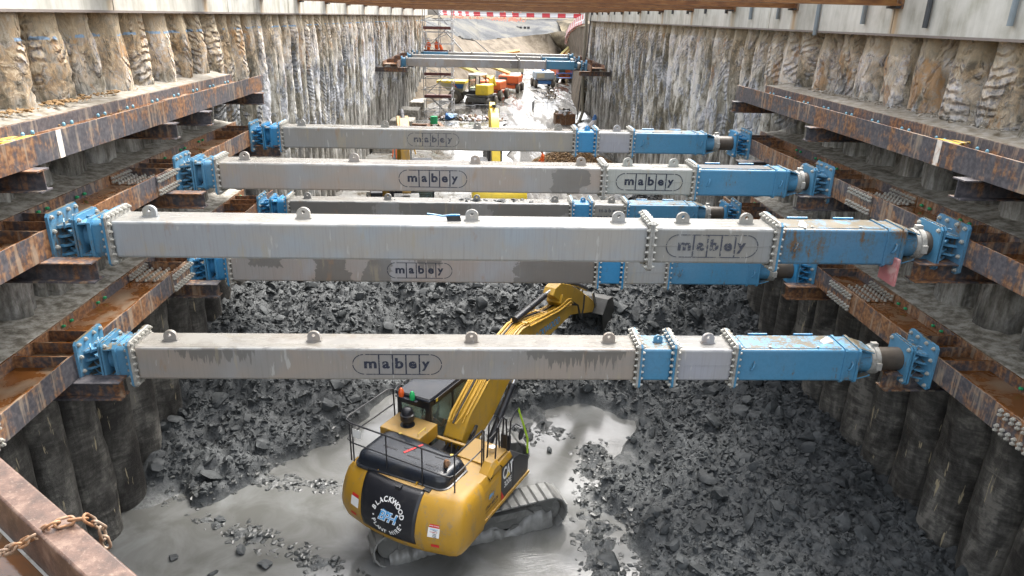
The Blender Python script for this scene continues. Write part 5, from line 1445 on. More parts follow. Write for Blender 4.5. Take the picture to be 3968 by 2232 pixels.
    # boom cylinders
    for sx in (-.36, .36):
        (a, b), (c_, d) = bo['bcyl']
        A_, B_ = Vector((ax + sx, a, b)), Vector((ax + sx, c_, d)); m = A_.lerp(B_, .62)
        cy = MB().cyl(A_, m, .085, 14).cyl(A_.lerp(m, .93), m, .10, 14).build('boom_cylinder', MT['blk'], h)
        MB().cyl(m, B_, .045, 12).build('rod', MT['chrome'], cy)
        MB().cyl((ax + sx - .08, c_, d), (ax + sx + .08, c_, d), .09, 12).build('pin', MT['blk'], cy)
    (a, b), (c_, d) = bo['scyl']
    A_, B_ = Vector((ax, a, b)), Vector((ax, c_, d)); m = A_.lerp(B_, .80)
    cy = MB().cyl(A_, m, .09, 16).cyl(A_.lerp(m, .48), A_.lerp(m, .5), .098, 16).build('stick_cylinder', MT['hoodgrey' if False else 'blk'], h)
    MB().cyl(m, B_, .055, 12).build('rod', MT['chrome'], cy)
    stk = MB().prism(bo['stick'], 'x', ax - .17, ax + .17).build('stick', MT[Yarm], h, .012)
    if near:
        MB().prism([(5.35, 3.52), (5.55, 3.3), (5.75, 3.4), (5.5, 3.75)], 'x', ax - .23, ax + .23).build('lug_plate', MT[Yarm], stk, .01)
        (a, b), (c_, d) = bo['kcyl']
        MB().cyl((ax, a, b), (ax, c_, d), .075, 12).build('bucket_cylinder', MT['blk'], stk)
        for sx in (-.2, .2): MB().prism([(7.95, 2.95), (8.05, 3.0), (8.5, 2.25), (8.4, 2.2)], 'x', ax + sx - .02, ax + sx + .02).build('link', MT['trackd'], stk)
        bk = bo['bucket']
        b1 = MB(); prof = bk
        for sx in (-.55, .52): b1.prism(prof, 'x', ax + sx, ax + sx + .03)
        for i in range(len(prof) - 2):
            (p0, q0), (p1, q1) = prof[i], prof[i + 1]
            b1.add([(ax - .55, p0, q0), (ax + .55, p0, q0), (ax + .55, p1, q1), (ax - .55, p1, q1)], [(0, 1, 2, 3)])
        b1.build('bucket', MT['bucketm'], h)
    elif 'bucket' in bo:
        MB().prism(bo['bucket'], 'x', ax - .5, ax + .5).build('bucket', MT['trackd'], h)
    return rt, h

ARM = dict(boom=[(-.05, 2.0), (.25, 2.45), (1.2, 3.02), (2.2, 3.52), (2.9, 3.68), (3.6, 3.62), (4.9, 3.35), (5.8, 3.26), (6.25, 3.18), (6.4, 3.0), (6.2, 2.88), (5.4, 2.82), (4.4, 2.78), (3.4, 2.86), (2.8, 2.76), (2.2, 2.40), (1.4, 1.85), (.5, 1.5), (.0, 1.6)],
           bcyl=((.95, 1.25), (3.0, 3.15)), scyl=((2.95, 3.85), (5.15, 3.95)),
           stick=[(4.95, 3.88), (5.1, 4.05), (5.5, 4.08), (6.2, 3.80), (7.0, 3.35), (8.45, 2.45), (8.5, 2.25), (8.35, 2.15), (6.9, 2.62), (6.3, 2.80), (5.75, 3.35)],
           kcyl=((6.0, 4.0), (7.9, 3.1)), bucket=[(8.15, 2.2), (8.55, 2.6), (9.0, 2.55), (9.25, 2.0), (9.1, 1.35), (8.75, .95), (8.35, 1.0)])
ex, house = excavator((-.563, 14.13, -11.15), 30.0, 71.6, 'yellow crawler excavator with a black rear panel digging at the bottom of the pit', ARM, near=True, Yarm='yel_arm')
op = person((-.563, 14.13, -11.15), -R(30), 'excavator operator in an orange jacket seated inside the cab', 'sit', 'orange', 'denim', None)
v = Matrix.Rotation(-R(30), 3, 'Z') @ Vector((-1.0, .35, 1.12)); op.location = Vector((-.563, 14.13, -11.15)) + v
# two more excavators on the middle level, half hidden behind the props
ARM2 = dict(boom=[(-.05, 2.0), (.2, 2.5), (.8, 3.6), (1.6, 4.6), (2.3, 5.15), (3.0, 5.35), (3.8, 5.25), (5.2, 4.9), (5.25, 4.6), (3.8, 4.65), (3.0, 4.6), (2.3, 4.2), (1.4, 3.0), (.7, 1.9), (.0, 1.6)],
            bcyl=((.9, 1.3), (2.6, 4.3)), scyl=((2.6, 5.5), (4.7, 5.3)), stick=[(4.5, 5.3), (4.8, 5.5), (5.3, 5.2), (5.9, 2.7), (5.7, 2.6), (5.0, 4.5)], bucket=[(5.6, 2.6), (6.1, 2.4), (6.2, 1.8), (5.7, 1.4), (5.3, 1.7)])
e2, _h = excavator((.75, 34.6, -9.40), -3, 4, 'lemon yellow excavator with a grey hood, boom up, seen from behind on the middle level', ARM2, Y='yel_bright', hoodm='hoodgrey', near=False)
e2.scale = (.84, .9, .93)
ARM3 = dict(ARM2)
excavator((-3.9, 33.9, -9.40), 172, 165, 'ochre excavator with hoses on its stick, facing the camera behind the third upper prop', ARM3, Y='yel', hoodm='hoodgrey', near=False)
# ---------------------------------------------------------------- far end of the works
def bank_mat(name, stops, sc=.5, streak=None, bs=.4):
    t = NT(name)
    n = t.noise(t.mapping(t.P, (1, 1, 2)), sc, 8, .62, .5); f = t.noise(t.P, 3.0, 6, .7)
    c = t.ramp(t.math('ADD', t.math('MULTIPLY', n, .7), t.math('MULTIPLY', f, .3)), stops)
    if streak:
        s = t.noise(t.mapping(t.P, (.5, .35, .03)), 1.0, 4, .6)
        c = t.mix(t.map(s, .53, .56, 0, .5), c, streak)
    return t.fin(c, .9, 0, t.bump(f, bs, .2), .2)
MT['geo'] = bank_mat('brown_geotextile', [(.42, (.070, .054, .037)), (.5, (.105, .084, .058)), (.58, (.14, .115, .085))], .35, (.17, .14, .105))
MT['grey_bank'] = bank_mat('grey_clay_bank', [(.42, (.035, .038, .041)), (.5, (.062, .065, .069)), (.58, (.11, .105, .09))], .12)
MT['brown_bank'] = bank_mat('brown_clay_bank', [(.42, (.045, .036, .022)), (.5, (.085, .068, .043)), (.58, (.16, .13, .08))], .2)
def surf(name, rows, mat, div=10, rough=.25, seed=1):
    # rows of control points, all the same length; resampled into a rough sheet
    A_ = np.array(rows, float); m, n, _ = A_.shape
    U = np.linspace(0, n - 1, (n - 1) * div + 1); V = np.linspace(0, m - 1, (m - 1) * div + 1)
    def smooth(a, t, axis_):
        i = np.clip(np.floor(t).astype(int), 0, a.shape[axis_] - 2); f = t - i
        a0 = np.take(a, i, axis_); a1 = np.take(a, i + 1, axis_); sh = [1, 1, 1]; sh[axis_] = -1; f = f.reshape(sh)
        return a0 * (1 - f) + a1 * f
    G = smooth(smooth(A_, U, 1), V, 0)
    nz_ = (fbm(G[..., 0] * .35 + G[..., 2], G[..., 1] * .25, seed, 5) - .5) * 2 * rough
    G[..., 2] += nz_; G[..., 0] += nz_ * .5
    H_, W_ = G.shape[:2]
    mb = MB(); mb.v = [tuple(map(float, p)) for p in G.reshape(-1, 3)]
    mb.f = [(j * W_ + i, j * W_ + i + 1, (j + 1) * W_ + i + 1, (j + 1) * W_ + i) for j in range(H_ - 1) for i in range(W_ - 1)]
    o = mb.build(name, mat, ang=3.2); tag(o, kind='structure'); return o
toe = [(-8.6, 66, -9), (-5.2, 72, -8.6), (-2.1, 82.4, -8.3), (1.9, 100.6, -8.0), (4.1, 125, -7.9), (12.4, 156, -7.8), (16.5, 160, -7.8), (19.5, 166, -7.8)]
ct = [(-12.5, 74, -1.2), (-10, 82, -1.2), (-5.0, 96, -1.7), (-3.3, 115, -3.35), (-.4, 138, -4.2), (8.4, 162, -3.9), (14.2, 162, -3.2), (16.0, 161, -5.2)]
tp = [(-16, 78, -.2), (-13, 92, -.3), (-8.0, 112, -.45), (-6, 135, -.5), (-1.5, 165, -.55), (8.5, 184, -.45), (18, 184, -.35), (24, 182, -.3)]
surf('bank', [toe, ct], MT['geo'], 14, .12, 2)
surf('bank', [[(a + .0, b, c) for a, b, c in ct], tp], MT['grey_bank'], 14, .45, 3)
surf('bank', [[(14.2, 161.7, -3.3), (16.2, 160.5, -5.4), (17.5, 163, -7.6)], [(17, 163, -2.6), (18.6, 158, -4.2), (19.5, 152, -7.6)], [(17.5, 181, -.5), (20, 150, -1.4), (18.6, 138, -4.4)], [(30, 181, -.3), (26, 140, -.4), (24, 120, -.6)]], MT['brown_bank'], 10, .4, 4)
# right hand slope from the end of the piled wall
surf('bank', [[(8.9, 66.6, -8.9), (9.4, 78, -8.5), (12.0, 100, -8.2), (16.8, 136, -8.0), (19.6, 152, -7.7)], [(9.2, 66.6, -4), (10.7, 80, -4.2), (12.7, 104, -4.4), (15.4, 135, -5.2), (18.6, 150, -6.0)], [(9.6, 66.6, -.4), (11.1, 90, -1.1), (12.1, 105, -2.0), (15.0, 135, -4.5), (17.8, 148, -5.6)]], MT['geo'], 10, .12, 6)
surf('bank', [[(9.6, 66.6, -.42), (11.1, 90, -1.12), (12.1, 105, -2.02), (15.0, 135, -4.52), (17.8, 148, -5.62)], [(26, 66.6, -.3), (27, 90, -.3), (27, 105, -.3), (26, 125, -.4), (26, 140, -.6)]], MT['brown_bank'], 10, .2, 8)
pl_ = MB().add([(-400, 186, -.75), (400, 186, -.75), (400, 2500, -.75), (-400, 2500, -.75)], [(0, 1, 2, 3)]).build('ground_far', MT['brown_bank']); tag(pl_, kind='structure')
surf('bank', [[(0, 175, -9), (45, 168, -9)], [(0, 186, -.6), (45, 186, -.5)]], MT['brown_bank'], 24, .5, 12)
# cable runs down the left geotextile
for j, (pts) in enumerate(([(-4.9, 96, -1.9), (-3.0, 92, -3.6), (-1.0, 90, -5.8), (.4, 93, -7.6)], [(-3.2, 112, -3.2), (-1.2, 112, -3.5), (.8, 110, -5.0), (2.2, 106, -7.0)])):
    o = MB().tube(pts, .07, 6).build('cable', MT['rubber']); tag(o, 'black cable running down the brown geotextile bank, ' + ['by the scaffold tower', 'curving in the middle of the bank'][j], 'cable')

# ---- red and white barriers
MT['bred'] = plain('red_barrier_plastic', (.50, .035, .045), .5, 0, .1, 2)
MT['bwhite'] = plain('white_barrier_plastic', (.62, .60, .60), .5, 0, .1, 2)
bmesh_ = {}
def bar_mesh(m, L):
    k = (m, round(L, 2))
    if k not in bmesh_:
        b = MB(); b.prism([(-.22, 0), (.22, 0), (.2, .3), (.07, .45), (.07, .95), (-.07, .95), (-.07, .45), (-.2, .3)], 'x', 0, L * .985)
        bmesh_[k] = b.mesh('road_barrier', MT[m])
    return bmesh_[k]
def barrier(pts, L, where, grp):
    pv = [Vector(p) for p in pts]; cum = [0]
    for a, b in zip(pv, pv[1:]): cum.append(cum[-1] + (b - a).length)
    s = 0; k = 0
    def at(s):
        i = max(j for j in range(len(cum) - 1) if cum[j] <= s); return pv[i].lerp(pv[i + 1], (s - cum[i]) / (cum[i + 1] - cum[i]))
    while s + L < cum[-1]:
        a, b = at(s), at(s + L); d = b - a
        o = inst('road_barrier', bar_mesh('bred' if k % 2 else 'bwhite', L), None, a)
        o.rotation_euler = (0, -math.asin(d.z / d.length), math.atan2(d.y, d.x))
        tag(o, '%s plastic barrier %s, %s along' % ('red' if k % 2 else 'white', where, ordn(k)), 'barrier', grp)
        s += L; k += 1
barrier([(-9.5, 160, .0), (-3, 175, -.1), (8, 183, -.1), (18, 183, .0), (27, 182, .1)], 1.9, 'on top of the far bank', 'barriers on top of the far bank')
barrier([(17.2, 148, -5.5), (14.9, 135, -4.35), (13.3, 120, -3.1), (12.05, 105, -1.85), (11.1, 90, -.95), (10.0, 74, -.45)], 2.0, 'curving down the right bank', 'barriers down the right bank')
MT['net'] = None
def net_mat():
    t = NT('orange_netting'); n = t.noise(t.P, 1.2, 6, .7)
    return t.fin((.62, .20, .12), .8, 0, None, .2, t.map(n, .42, .55, 0, .75))
MT['net'] = net_mat()
r = random.Random(8); mb = MB(); rows = [[], []]
for k in range(40):
    u = k / 39; x = -7 + 17 * u; y = 160 + 20 * u
    hgt = -.9 + r.uniform(-.2, .1)
    rows[0].append((x, y - 1.5, hgt - .1)); rows[1].append((x, y - 1.2, hgt + .75))
o = mb.loft(rows, caps=False, closed=False).build('orange_netting', MT['net']); tag(o, 'sagging orange safety netting below the far barriers', 'netting')

# ---- scaffold tower
MT['scaf'] = plain('galvanised_tube', (.42, .43, .44), .4, .2, .4, 5)
MT['board'] = plain('dark_red_board', (.12, .04, .035), .7, 0, .4, 5)
MT['alu'] = plain('aluminium_ladder', (.80, .81, .82), .4, 0, .2, 5)
sc = empty('scaffold_tower', (-4.6, 66.4, -8.6), 0, None, 'tall scaffold stair tower beside the far end of the left wall', 'scaffold')
fr = MB(); Wx, Wy, Ht = 2.5, 2.4, 10.2
for x in (-.75, Wx * .5 - .6, Wx - .75):
    for y in (0, Wy): fr.cyl((x, y, 0), (x, y, Ht), .035, 6)
for k in range(11):
    z = .3 + .98 * k
    for y in (0, Wy): fr.cyl((-.95, y, z), (Wx - .5, y, z), .028, 6)
    for x in (-.75, Wx - .75): fr.cyl((x, -.15, z), (x, Wy + .15, z), .028, 6)
    if k % 2 == 0: fr.cyl((-.75, 0, z), (Wx - .75, 0, z + .98 if k % 4 else z + .98), .025, 6)
    else: fr.cyl((Wx - .75, 0, z), (-.75, 0, z + .98), .025, 6)
fr.build('frame', MT['scaf'], sc)
for k in range(5):
    BX('deck', MT['board'], (-.7, .05, 1.55 + 1.95 * k), (Wx - .8, Wy - .05, 1.63 + 1.95 * k), sc)
    BX('toe_board', MT['board'], (-.7, -.04, 1.6 + 1.95 * k), (Wx - .8, .0, 1.8 + 1.95 * k), sc)
    l = MB(); z0 = .0 + 1.95 * k
    for y in (.6, 1.0): l.cyl((-.4 if k % 2 else 1.4, y, z0), (1.3 if k % 2 else -.3, y, z0 + 1.6), .03, 6)
    l.build('stair', MT['scaf'], sc)
for k in range(6):
    l = MB(); z0 = -.1 + 1.72 * k; x = Wx - .72
    l.cyl((x + .1, -.1, z0), (x + .26, -.25, z0 + 1.65), .035, 6)
    for q in (0, .5): l.cyl((x, -.1, z0 + .4 + q * 1.6), (x + .25, -.2, z0 + .62 + q * 1.6), .03, 6)
    l.build('ladder_brace', MT['alu'], sc)
for j, (x, y, z, rz, ps) in enumerate(((-4.3, 67.2, -3.2, 2.4, 'stand'), (-3.7, 67.6, -3.2, -2.2, 'stand'), (-3.2, 67.0, -3.2, 1.0, 'bend'))):
    pass
BX('deck', MT['board'], (-.7, .05, 4.77), (Wx - .8, Wy - .05, 4.85), sc)
for j, (x, y, rz, ps) in enumerate(((-4.9, 67.0, 2.4, 'stand'), (-4.25, 67.5, -2.2, 'stand'), (-3.75, 67.0, 1.0, 'bend'))):
    person((x, y, -3.75), rz, 'worker in orange overalls on the scaffold tower, ' + ['at its left', 'in the middle of the three', 'stooping at its right'][j], ps, 'orange', 'orange', 'whiteplastic')
person((2.0, 109.8, -7.68), 2.6, 'worker in orange walking across the far wet ground', 'walk', 'orange', 'orange', 'whiteplastic', 1.1)
person((-5.4, 44.5, -9.3), .6, 'worker with a white helmet standing below the left end of the third upper prop', 'stand', 'orange', 'denim', 'whiteplastic')
person((3.75, 44.0, -9.4), 1.6, 'worker with a white helmet in front of the gravel heap', 'stand', 'orange', 'denim', 'whiteplastic')
for j, x in enumerate((5.2, 7.2, 9.3)): person((x, 190, -.75), .4 * j, 'distant worker in orange behind the far barriers, ' + ['left', 'middle', 'right'][j] + ' of three', 'stand', 'orange', 'orange', 'whiteplastic', 1.15)

# ---- dumper
MT['wheel'] = plain('muddy_tyre', (.10, .09, .072), .85, 0, .4, 4)
MT['rim'] = plain('muddy_rim', (.22, .20, .15), .7, 0, .3, 4)
MT['cream'] = plain('cream_paint', (.50, .47, .33), .6, 0, .2, 3)
MT['lift_orange'] = plain('lift_orange_paint', (.62, .13, .035), .45, 0, .2, 2)
MT['lift_cream'] = plain('pale_yellow_boom', (.62, .55, .22), .5, 0, .15, 2)
MT['lift_blue'] = plain('lift_blue_paint', (.05, .17, .42), .45, 0, .2, 2)
MT['lift_grey'] = plain('lift_grey_paint', (.30, .37, .42), .5, 0, .2, 2)
MT['brown_box'] = rust_mat('brown_rusty_plate', 1.0)
def wheel(parent, x, y, r, wd, ax='x'):
    prof = [(0, -wd / 2), (r * .8, -wd / 2), (r, -wd * .3), (r, wd * .3), (r * .8, wd / 2), (0, wd / 2)]
    o = MB().lathe(prof, 20, axis='x').build('wheel', MT['wheel'], parent, loc=(x, y, r))
    MB().lathe([(0, -wd / 2 - .02), (r * .5, -wd / 2 - .02), (r * .45, -wd / 2 + .05), (r * .45, wd / 2 - .05), (r * .5, wd / 2 + .02), (0, wd / 2 + .02)], 16, axis='x').build('rim', MT['rim'], o)
    return o
d = empty('dumper', (-2.9, 74.6, -8.35), R(82), None, 'muddy dumper truck with a yellow rimmed skip beside the scaffold tower', 'dumper')
for x in (-1.0, 1.0):
    for y in (-.2, -2.6): wheel(d, x, y, .68, .5)
MB().loft([[(-.7, .3, 1.1), (.7, .3, 1.1), (.7, -.9, 1.1), (-.7, -.9, 1.1)], [(-1.15, 1.5, 2.0), (1.15, 1.5, 2.0), (1.15, -1.2, 2.0), (-1.15, -1.2, 2.0)]], caps=True).build('skip', MT['cream'], d)
MB().box((-1.22, 1.6, 2.0), (1.22, -1.3, 2.22)).build('skip_rim', MT['yel_bright'], d)
MB().box((-.6, -1.0, .8), (.6, -3.0, 1.2)).build('chassis', MT['trackd'], d)
MB().box((-.7, -1.6, 1.2), (.7, -2.9, 1.6)).build('engine_cover', MT['cream'], d, .05)
MB().add([(-1.19, -1.1, 1.95), (-1.19, -.2, 1.95), (-.98, -.5, 1.5), (-.96, -1.0, 1.5)], [(0, 1, 2, 3)]).build('blue_flash', MT['lift_blue'], d)
MB().add([(-1.20, -.2, 1.95), (-1.20, .2, 1.95), (-1.0, -.5, 1.5)], [(0, 1, 2)]).build('red_flash', MT['red'], d)
# wheeled midi excavator
m_ = empty('wheeled_excavator', (-.1, 72.4, -8.45), R(-20), None, 'compact excavator with a white roofed cab and a yellow counterweight among the far machines', 'excavator')
for x in (-1.0, 1.0):
    for y in (-1.1, 1.1): wheel(m_, x, y, .5, .4)
MB().box((-.9, -1.6, .55), (.9, 1.6, 1.0)).build('chassis', MT['trackd'], m_, .03)
MB().box((-1.1, -1.5, 1.05), (1.1, 1.3, 1.25)).build('deck', MT['trackd'], m_, .03)
MB().loft([[(-.1, -1.7, z), (1.15, -1.5, z), (1.15, .3, z), (.1, .3, z)] for z in (1.25, 1.9, 2.25)]).build('counterweight', MT['yel_bright'], m_, .12)
cb = MB()
for x in (-1.1, .0):
    for y in (-.7, 1.1): cb.box((x - .05, y - .05, 1.25), (x + .05, y + .05, 2.95))
cb.box((-1.15, -.75, 1.25), (.05, 1.15, 1.6)); cb.build('cab', MT['blk'], m_)
MB().box((-1.2, -.8, 2.95), (.1, 1.2, 3.12)).build('roof', MT['bwhite'], m_, .06)
MB().box((-1.09, -.65, 1.6), (-1.08, 1.05, 2.9)).build('window', MT['glass'], m_)
MB().prism([(1.0, 1.4), (1.6, 2.6), (2.2, 2.9), (2.9, 1.9), (2.7, 1.8), (2.1, 2.5), (1.3, 1.2)], 'x', .2, .5).build('boom', MT['yel_bright'], m_)

# ---- boom lifts
def lift(loc, rz, lab, body, boomc, arms, name='boom_lift', basket=None):
    rt = empty(name, loc, R(rz), None, lab, 'boom lift', 'boom lifts at the far end')
    for x in (-1.05, 1.05):
        for y in (-1.2, 1.2): wheel(rt, x, y, .52, .38)
    MB().box((-.8, -1.5, .45), (.8, 1.5, .85)).build('chassis', MT['lift_blue' if body == 'lift_grey' else body], rt, .05)
    MB().loft([[(-1.15, -1.7, z), (1.15, -1.7, z), (1.15, .9, z), (-1.15, .9, z)] for z in (1.0, 1.9)]).build('turntable', MT[body], rt, .15)
    MB().box((-1.0, -1.74, 1.2), (-.1, -1.70, 1.7)).build('side_cover', MT['trackd' if body != 'lift_grey' else 'cream'], rt)
    for a, b, wd in arms:
        A_, B_ = Vector(a), Vector(b)
        mb = MB(); mb.tube([A_, B_], wd * .72, 4); mb.build('boom', MT[boomc], rt)
    if basket:
        x, y, z = basket; mb = MB()
        for px in (-.9, .9):
            for py in (-.4, .4): mb.cyl((x + px, y + py, z), (x + px, y + py, z + 1.1), .03, 6)
        for zz in (.0, .55, 1.1): mb.tube([(x - .9, y - .4, z + zz), (x + .9, y - .4, z + zz), (x + .9, y + .4, z + zz), (x - .9, y + .4, z + zz)], .03, 6, closed=True)
        mb.box((x - .9, y - .4, z - .03), (x + .9, y + .4, z)); mb.build('basket', MT['lift_blue' if body == 'lift_grey' else body], rt)
    return rt
lift((1.15, 77.3, -8.15), -18, 'orange boom lift standing nearer, next to the compact excavator', 'lift_orange', 'lift_cream', [((-.1, -.2, 2.0), (-3.6, -.4, 3.2), .30), ((-3.6, -.4, 3.0), (-3.5, -.4, 3.9), .34), ((-3.5, -.4, 3.7), (.4, .2, 4.3), .26)])
lift((3.2, 84.0, -8.05), -14, 'orange boom lift parked behind the other one', 'lift_orange', 'lift_cream', [((-.1, -.2, 2.0), (-3.2, -.4, 3.0), .30), ((-3.2, -.4, 2.9), (-3.1, -.4, 4.0), .34), ((-3.1, -.4, 3.8), (.9, .2, 4.5), .26)])
lift((7.25, 89.5, -7.95), 6, 'blue and grey boom lift in the middle of the far floor', 'lift_grey', 'lift_blue', [((-.2, -.5, 2.0), (3.4, .5, 3.6), .24), ((3.4, .5, 3.6), (4.4, .9, 1.6), .22)], basket=(3.0, 1.4, 1.0))
lift((10.2, 97.5, -7.9), 20, 'orange boom lift behind the blue one, with its basket lowered', 'lift_orange', 'lift_orange', [((0, 0, 2.0), (.2, .5, 3.2), .3)], basket=(2.6, .5, .6))
lift((14.0, 128, -7.85), 0, 'distant orange boom lift with a long cream boom under the curving barriers', 'lift_orange', 'lift_cream', [((.3, 0, 1.9), (2.2, 0, 4.6), .42), ((2.2, 0, 4.6), (-1.8, -1, .9), .36)])
# cream site cabin
hut = empty('site_cabin', (4.2, 102.5, -7.8), R(-4), None, 'small cream towable site cabin on the far floor', 'cabin')
MB().box((-1.4, 0, .6), (1.4, 2.2, 2.9)).build('body', MT['cream'], hut, .04)
for x in (-.75, .75): MB().box((x - .28, -.02, 1.9), (x + .28, 0.0, 2.5)).build('window', MT['dark'], hut)
for x in (-1.2, 1.2): wheel(hut, x, .9, .35, .25)
cube = empty('water_tank', (2.3, 99, -7.8), 0, None, 'white caged water tank left of the cream cabin', 'tank')
MB().box((-.6, -.5, .15), (.6, .5, 1.2)).build('tank', MT['bwhite'], cube, .06)
mb = MB()
for k in range(6): mb.cyl((-.62 + .248 * k, -.53, .1), (-.62 + .248 * k, -.53, 1.25), .02, 5)
for zz in (.15, .5, .85, 1.25): mb.cyl((-.63, -.53, zz), (.63, -.53, zz), .02, 5)
mb.build('cage', MT['scaf'], cube)
# floodlight masts
fl_ = empty('floodlight_mast', (9.2, 171, -7.5), 0, None, 'mobile floodlight mast with dark lamp heads before the far bank', 'floodlight')
mb = MB(); mb.cyl((0, 0, 0), (0, 0, 5.2), .08, 6); mb.cyl((-1.4, 0, 5.0), (1.6, 0, 5.0), .05, 6); mb.build('mast', MT['scaf'], fl_)
for x in (-1.5, -.8, .2, 1.0, 1.7): MB().box((x - .3, -.2, 4.4 if x > 1.5 else 4.9), (x + .3, .1, 5.0 if x > 1.5 else 5.5)).build('lamp', MT['dark'], fl_, .05)

# ---- fence panels, tripod, debris on the middle level
def panel(x, y, z, rz, L, lab, H=1.0):
    mb = MB(); n = int(L / .12)
    for k in range(n + 1): mb.cyl((-L / 2 + L * k / n, 0, .12), (-L / 2 + L * k / n, 0, H), .010, 4)
    for zz in (.12, H): mb.cyl((-L / 2, 0, zz), (L / 2, 0, zz), .022, 6)
    for q in (-L / 2, L / 2): mb.cyl((q, 0, 0), (q, 0, H), .022, 6); mb.cyl((q, -.25, .02), (q, .25, .02), .02, 5)
    o = mb.build('fence_panel', MT['scaf'], loc=(x, y, z), rot=(0, 0, R(rz))); tag(o, lab, 'fence panel', 'pedestrian fence panels on the site')
panel(-1.9, 65.6, -8.55, -3, 2.4, 'grey fence panel nearest the scaffold tower'); panel(.35, 65.8, -8.5, -6, 2.3, 'grey fence panel in the middle of the row before the compact excavator'); panel(2.0, 66.6, -8.5, -22, 1.6, 'grey fence panel at the right end of the row')
panel(6.2, 69.8, -8.6, 8, 2.3, 'grey fence panel lying by the right hand slope'); panel(7.3, 72.2, -8.6, 30, 2.2, 'grey fence panel farther back by the right hand slope'); panel(4.9, 70.6, -8.6, 80, 2.0, 'grey fence panel turned end on by the right hand slope')
tr = empty('survey_tripod', (.72, 50.5, -9.1), 0, None, 'yellow surveying tripod standing on the wet slab', 'tripod')
mb = MB()
for a in (100, 215, 335): mb.cyl((.75 * math.cos(R(a)), .75 * math.sin(R(a)), 0), (.06 * math.cos(R(a)), .06 * math.sin(R(a)), 1.5), .022, 6)
mb.build('leg_set', MT['ytube'], tr)
MB().box((-.12, -.12, 1.5), (.12, .12, 1.62)).build('head', MT['dark'], tr, .02); MB().box((-.14, -.12, 1.62), (.14, .12, 1.95)).build('level', MT['yel_bright'], tr, .04)
# rusty skip with rubble
sk = empty('rubbish_skip', (7.1, 62.8, -8.75), R(4), None, 'small brown skip full of rubble at the foot of the right wall', 'skip')
MB().box((-.85, -.6, 0), (.85, .6, 1.0)).build('body', MT['brown_box'], sk, .02)
for x in (-.85, .85): MB().box((x - .04, -.64, 0), (x + .04, -.6, 1.0)).build('corner_post', MT['brown_box'], sk)
def heap(name, lab, cx_, cy_, cz_, sx, sy, n, mats, s0, s1, hmax, seed, cat='debris', kind='stuff'):
    r = random.Random(seed); mb = MB()
    for k in range(n):
        a, q = r.uniform(0, 6.28), math.sqrt(r.random())
        x, y = q * math.cos(a), q * math.sin(a); z = hmax * (1 - q) ** .8 * r.uniform(.6, 1)
        v, f = CB[r.randrange(6)]; s = r.uniform(s0, s1)
        Mx = Matrix.Translation((cx_ + x * sx, cy_ + y * sy, cz_ + z)) @ Matrix.Rotation(r.uniform(0, 6), 4, (r.random() + .01, r.random(), r.random())) @ Matrix.Scale(s, 4)
        mb.add([tuple(p) for p in v], [tuple(p) for p in f], Mx)
    me = mb.mesh(name, mats[0], smooth=False)
    for m in mats[1:]: me.materials.append(m)
    if len(mats) > 1:
        nf = len(CB[0][1])
        rr_2 = [r.randrange(len(mats)) for _ in range(len(me.polygons) // nf + 1)]
        me.polygons.foreach_set('material_index', [rr_2[i // nf] for i in range(len(me.polygons))])
    o = inst(name, me); return tag(o, lab, cat, kind=kind)
DEB = [MT['bwhite'], MT['muck'], MT['rim'], MT['brown_box'], MT['bwhite']]
heap('rubble', 'pale rubble filling the small brown skip', 7.1, 62.8, -7.8, .8, .5, 60, DEB, .06, .22, .45, 3)
heap('site_debris', 'litter and broken concrete between the slab and the fence panels', -1.4, 63.9, -8.6, 3.4, .8, 260, DEB, .05, .28, .35, 4)
heap('site_debris', 'litter and stones along the foot of the right hand slope', 8.0, 84, -8.3, 1.5, 9, 330, [MT['geo'], MT['rim'], MT['geo'], MT['bwhite'], MT['muck']], .06, .26, .3, 5)
heap('site_debris', 'scraps lying between the fence panels near the right wall', 7.6, 70.5, -8.6, 1.2, 1.6, 110, [MT['rim'], MT['geo'], MT['bwhite'], MT['muck']], .05, .2, .25, 6)
heap('gravel_heap', 'low heap of orange brown gravel on the middle level', 6.2, 48.3, -9.3, 2.8, 2.0, 5200, [plain('orange_gravel', (.25, .155, .07), .9, 0, .5, 9), plain('brown_gravel', (.14, .09, .05), .9, 0, .5, 9)], .035, .07, 1.25, 7)
cone_ = MB().lathe([(2.5, 0), (1.7, .42), (.8, .85), (0, 1.1)], 28).build('gravel_core', plain('gravel_bed', (.18, .115, .06), .95, 0, .5, 12), loc=(6.2, 48.3, -9.4)); cone_.scale = (1.1, .78, 1.05); tag(cone_, 'brown body of the gravel heap', 'gravel', kind='stuff')
for j, (x, y, m, s) in enumerate(((-2.9, 63.2, 'lift_blue', .42), (-2.5, 63.6, 'lift_grey', .34))):
    v, f = CB[7 + j]; o = MB().add([tuple(p * s) for p in v], [tuple(q) for q in f]).build('plastic_bag', MT[m], loc=(x, y, -8.3)); tag(o, ['deep blue bundle of sheeting in the litter by the scaffold', 'pale blue bag lying on the litter by the scaffold'][j], 'bag')
bag = empty('rolled_sheeting', (8.75, 58.6, -8.7), R(35), None, 'white and blue roll of sheeting leaning on the foot of the right wall', 'sheeting')
MB().tube([(-.9, 0, .1), (-.3, .05, .25), (.3, 0, .5), (.6, 0, .9)], [.16, .26, .30, .22], 8).build('white_roll', MT['bwhite'], bag)
MB().tube([(.5, 0, .85), (.6, .05, 1.15), (.55, 0, 1.35)], [.2, .18, .08], 8).build('blue_roll', MT['lift_blue'], bag)
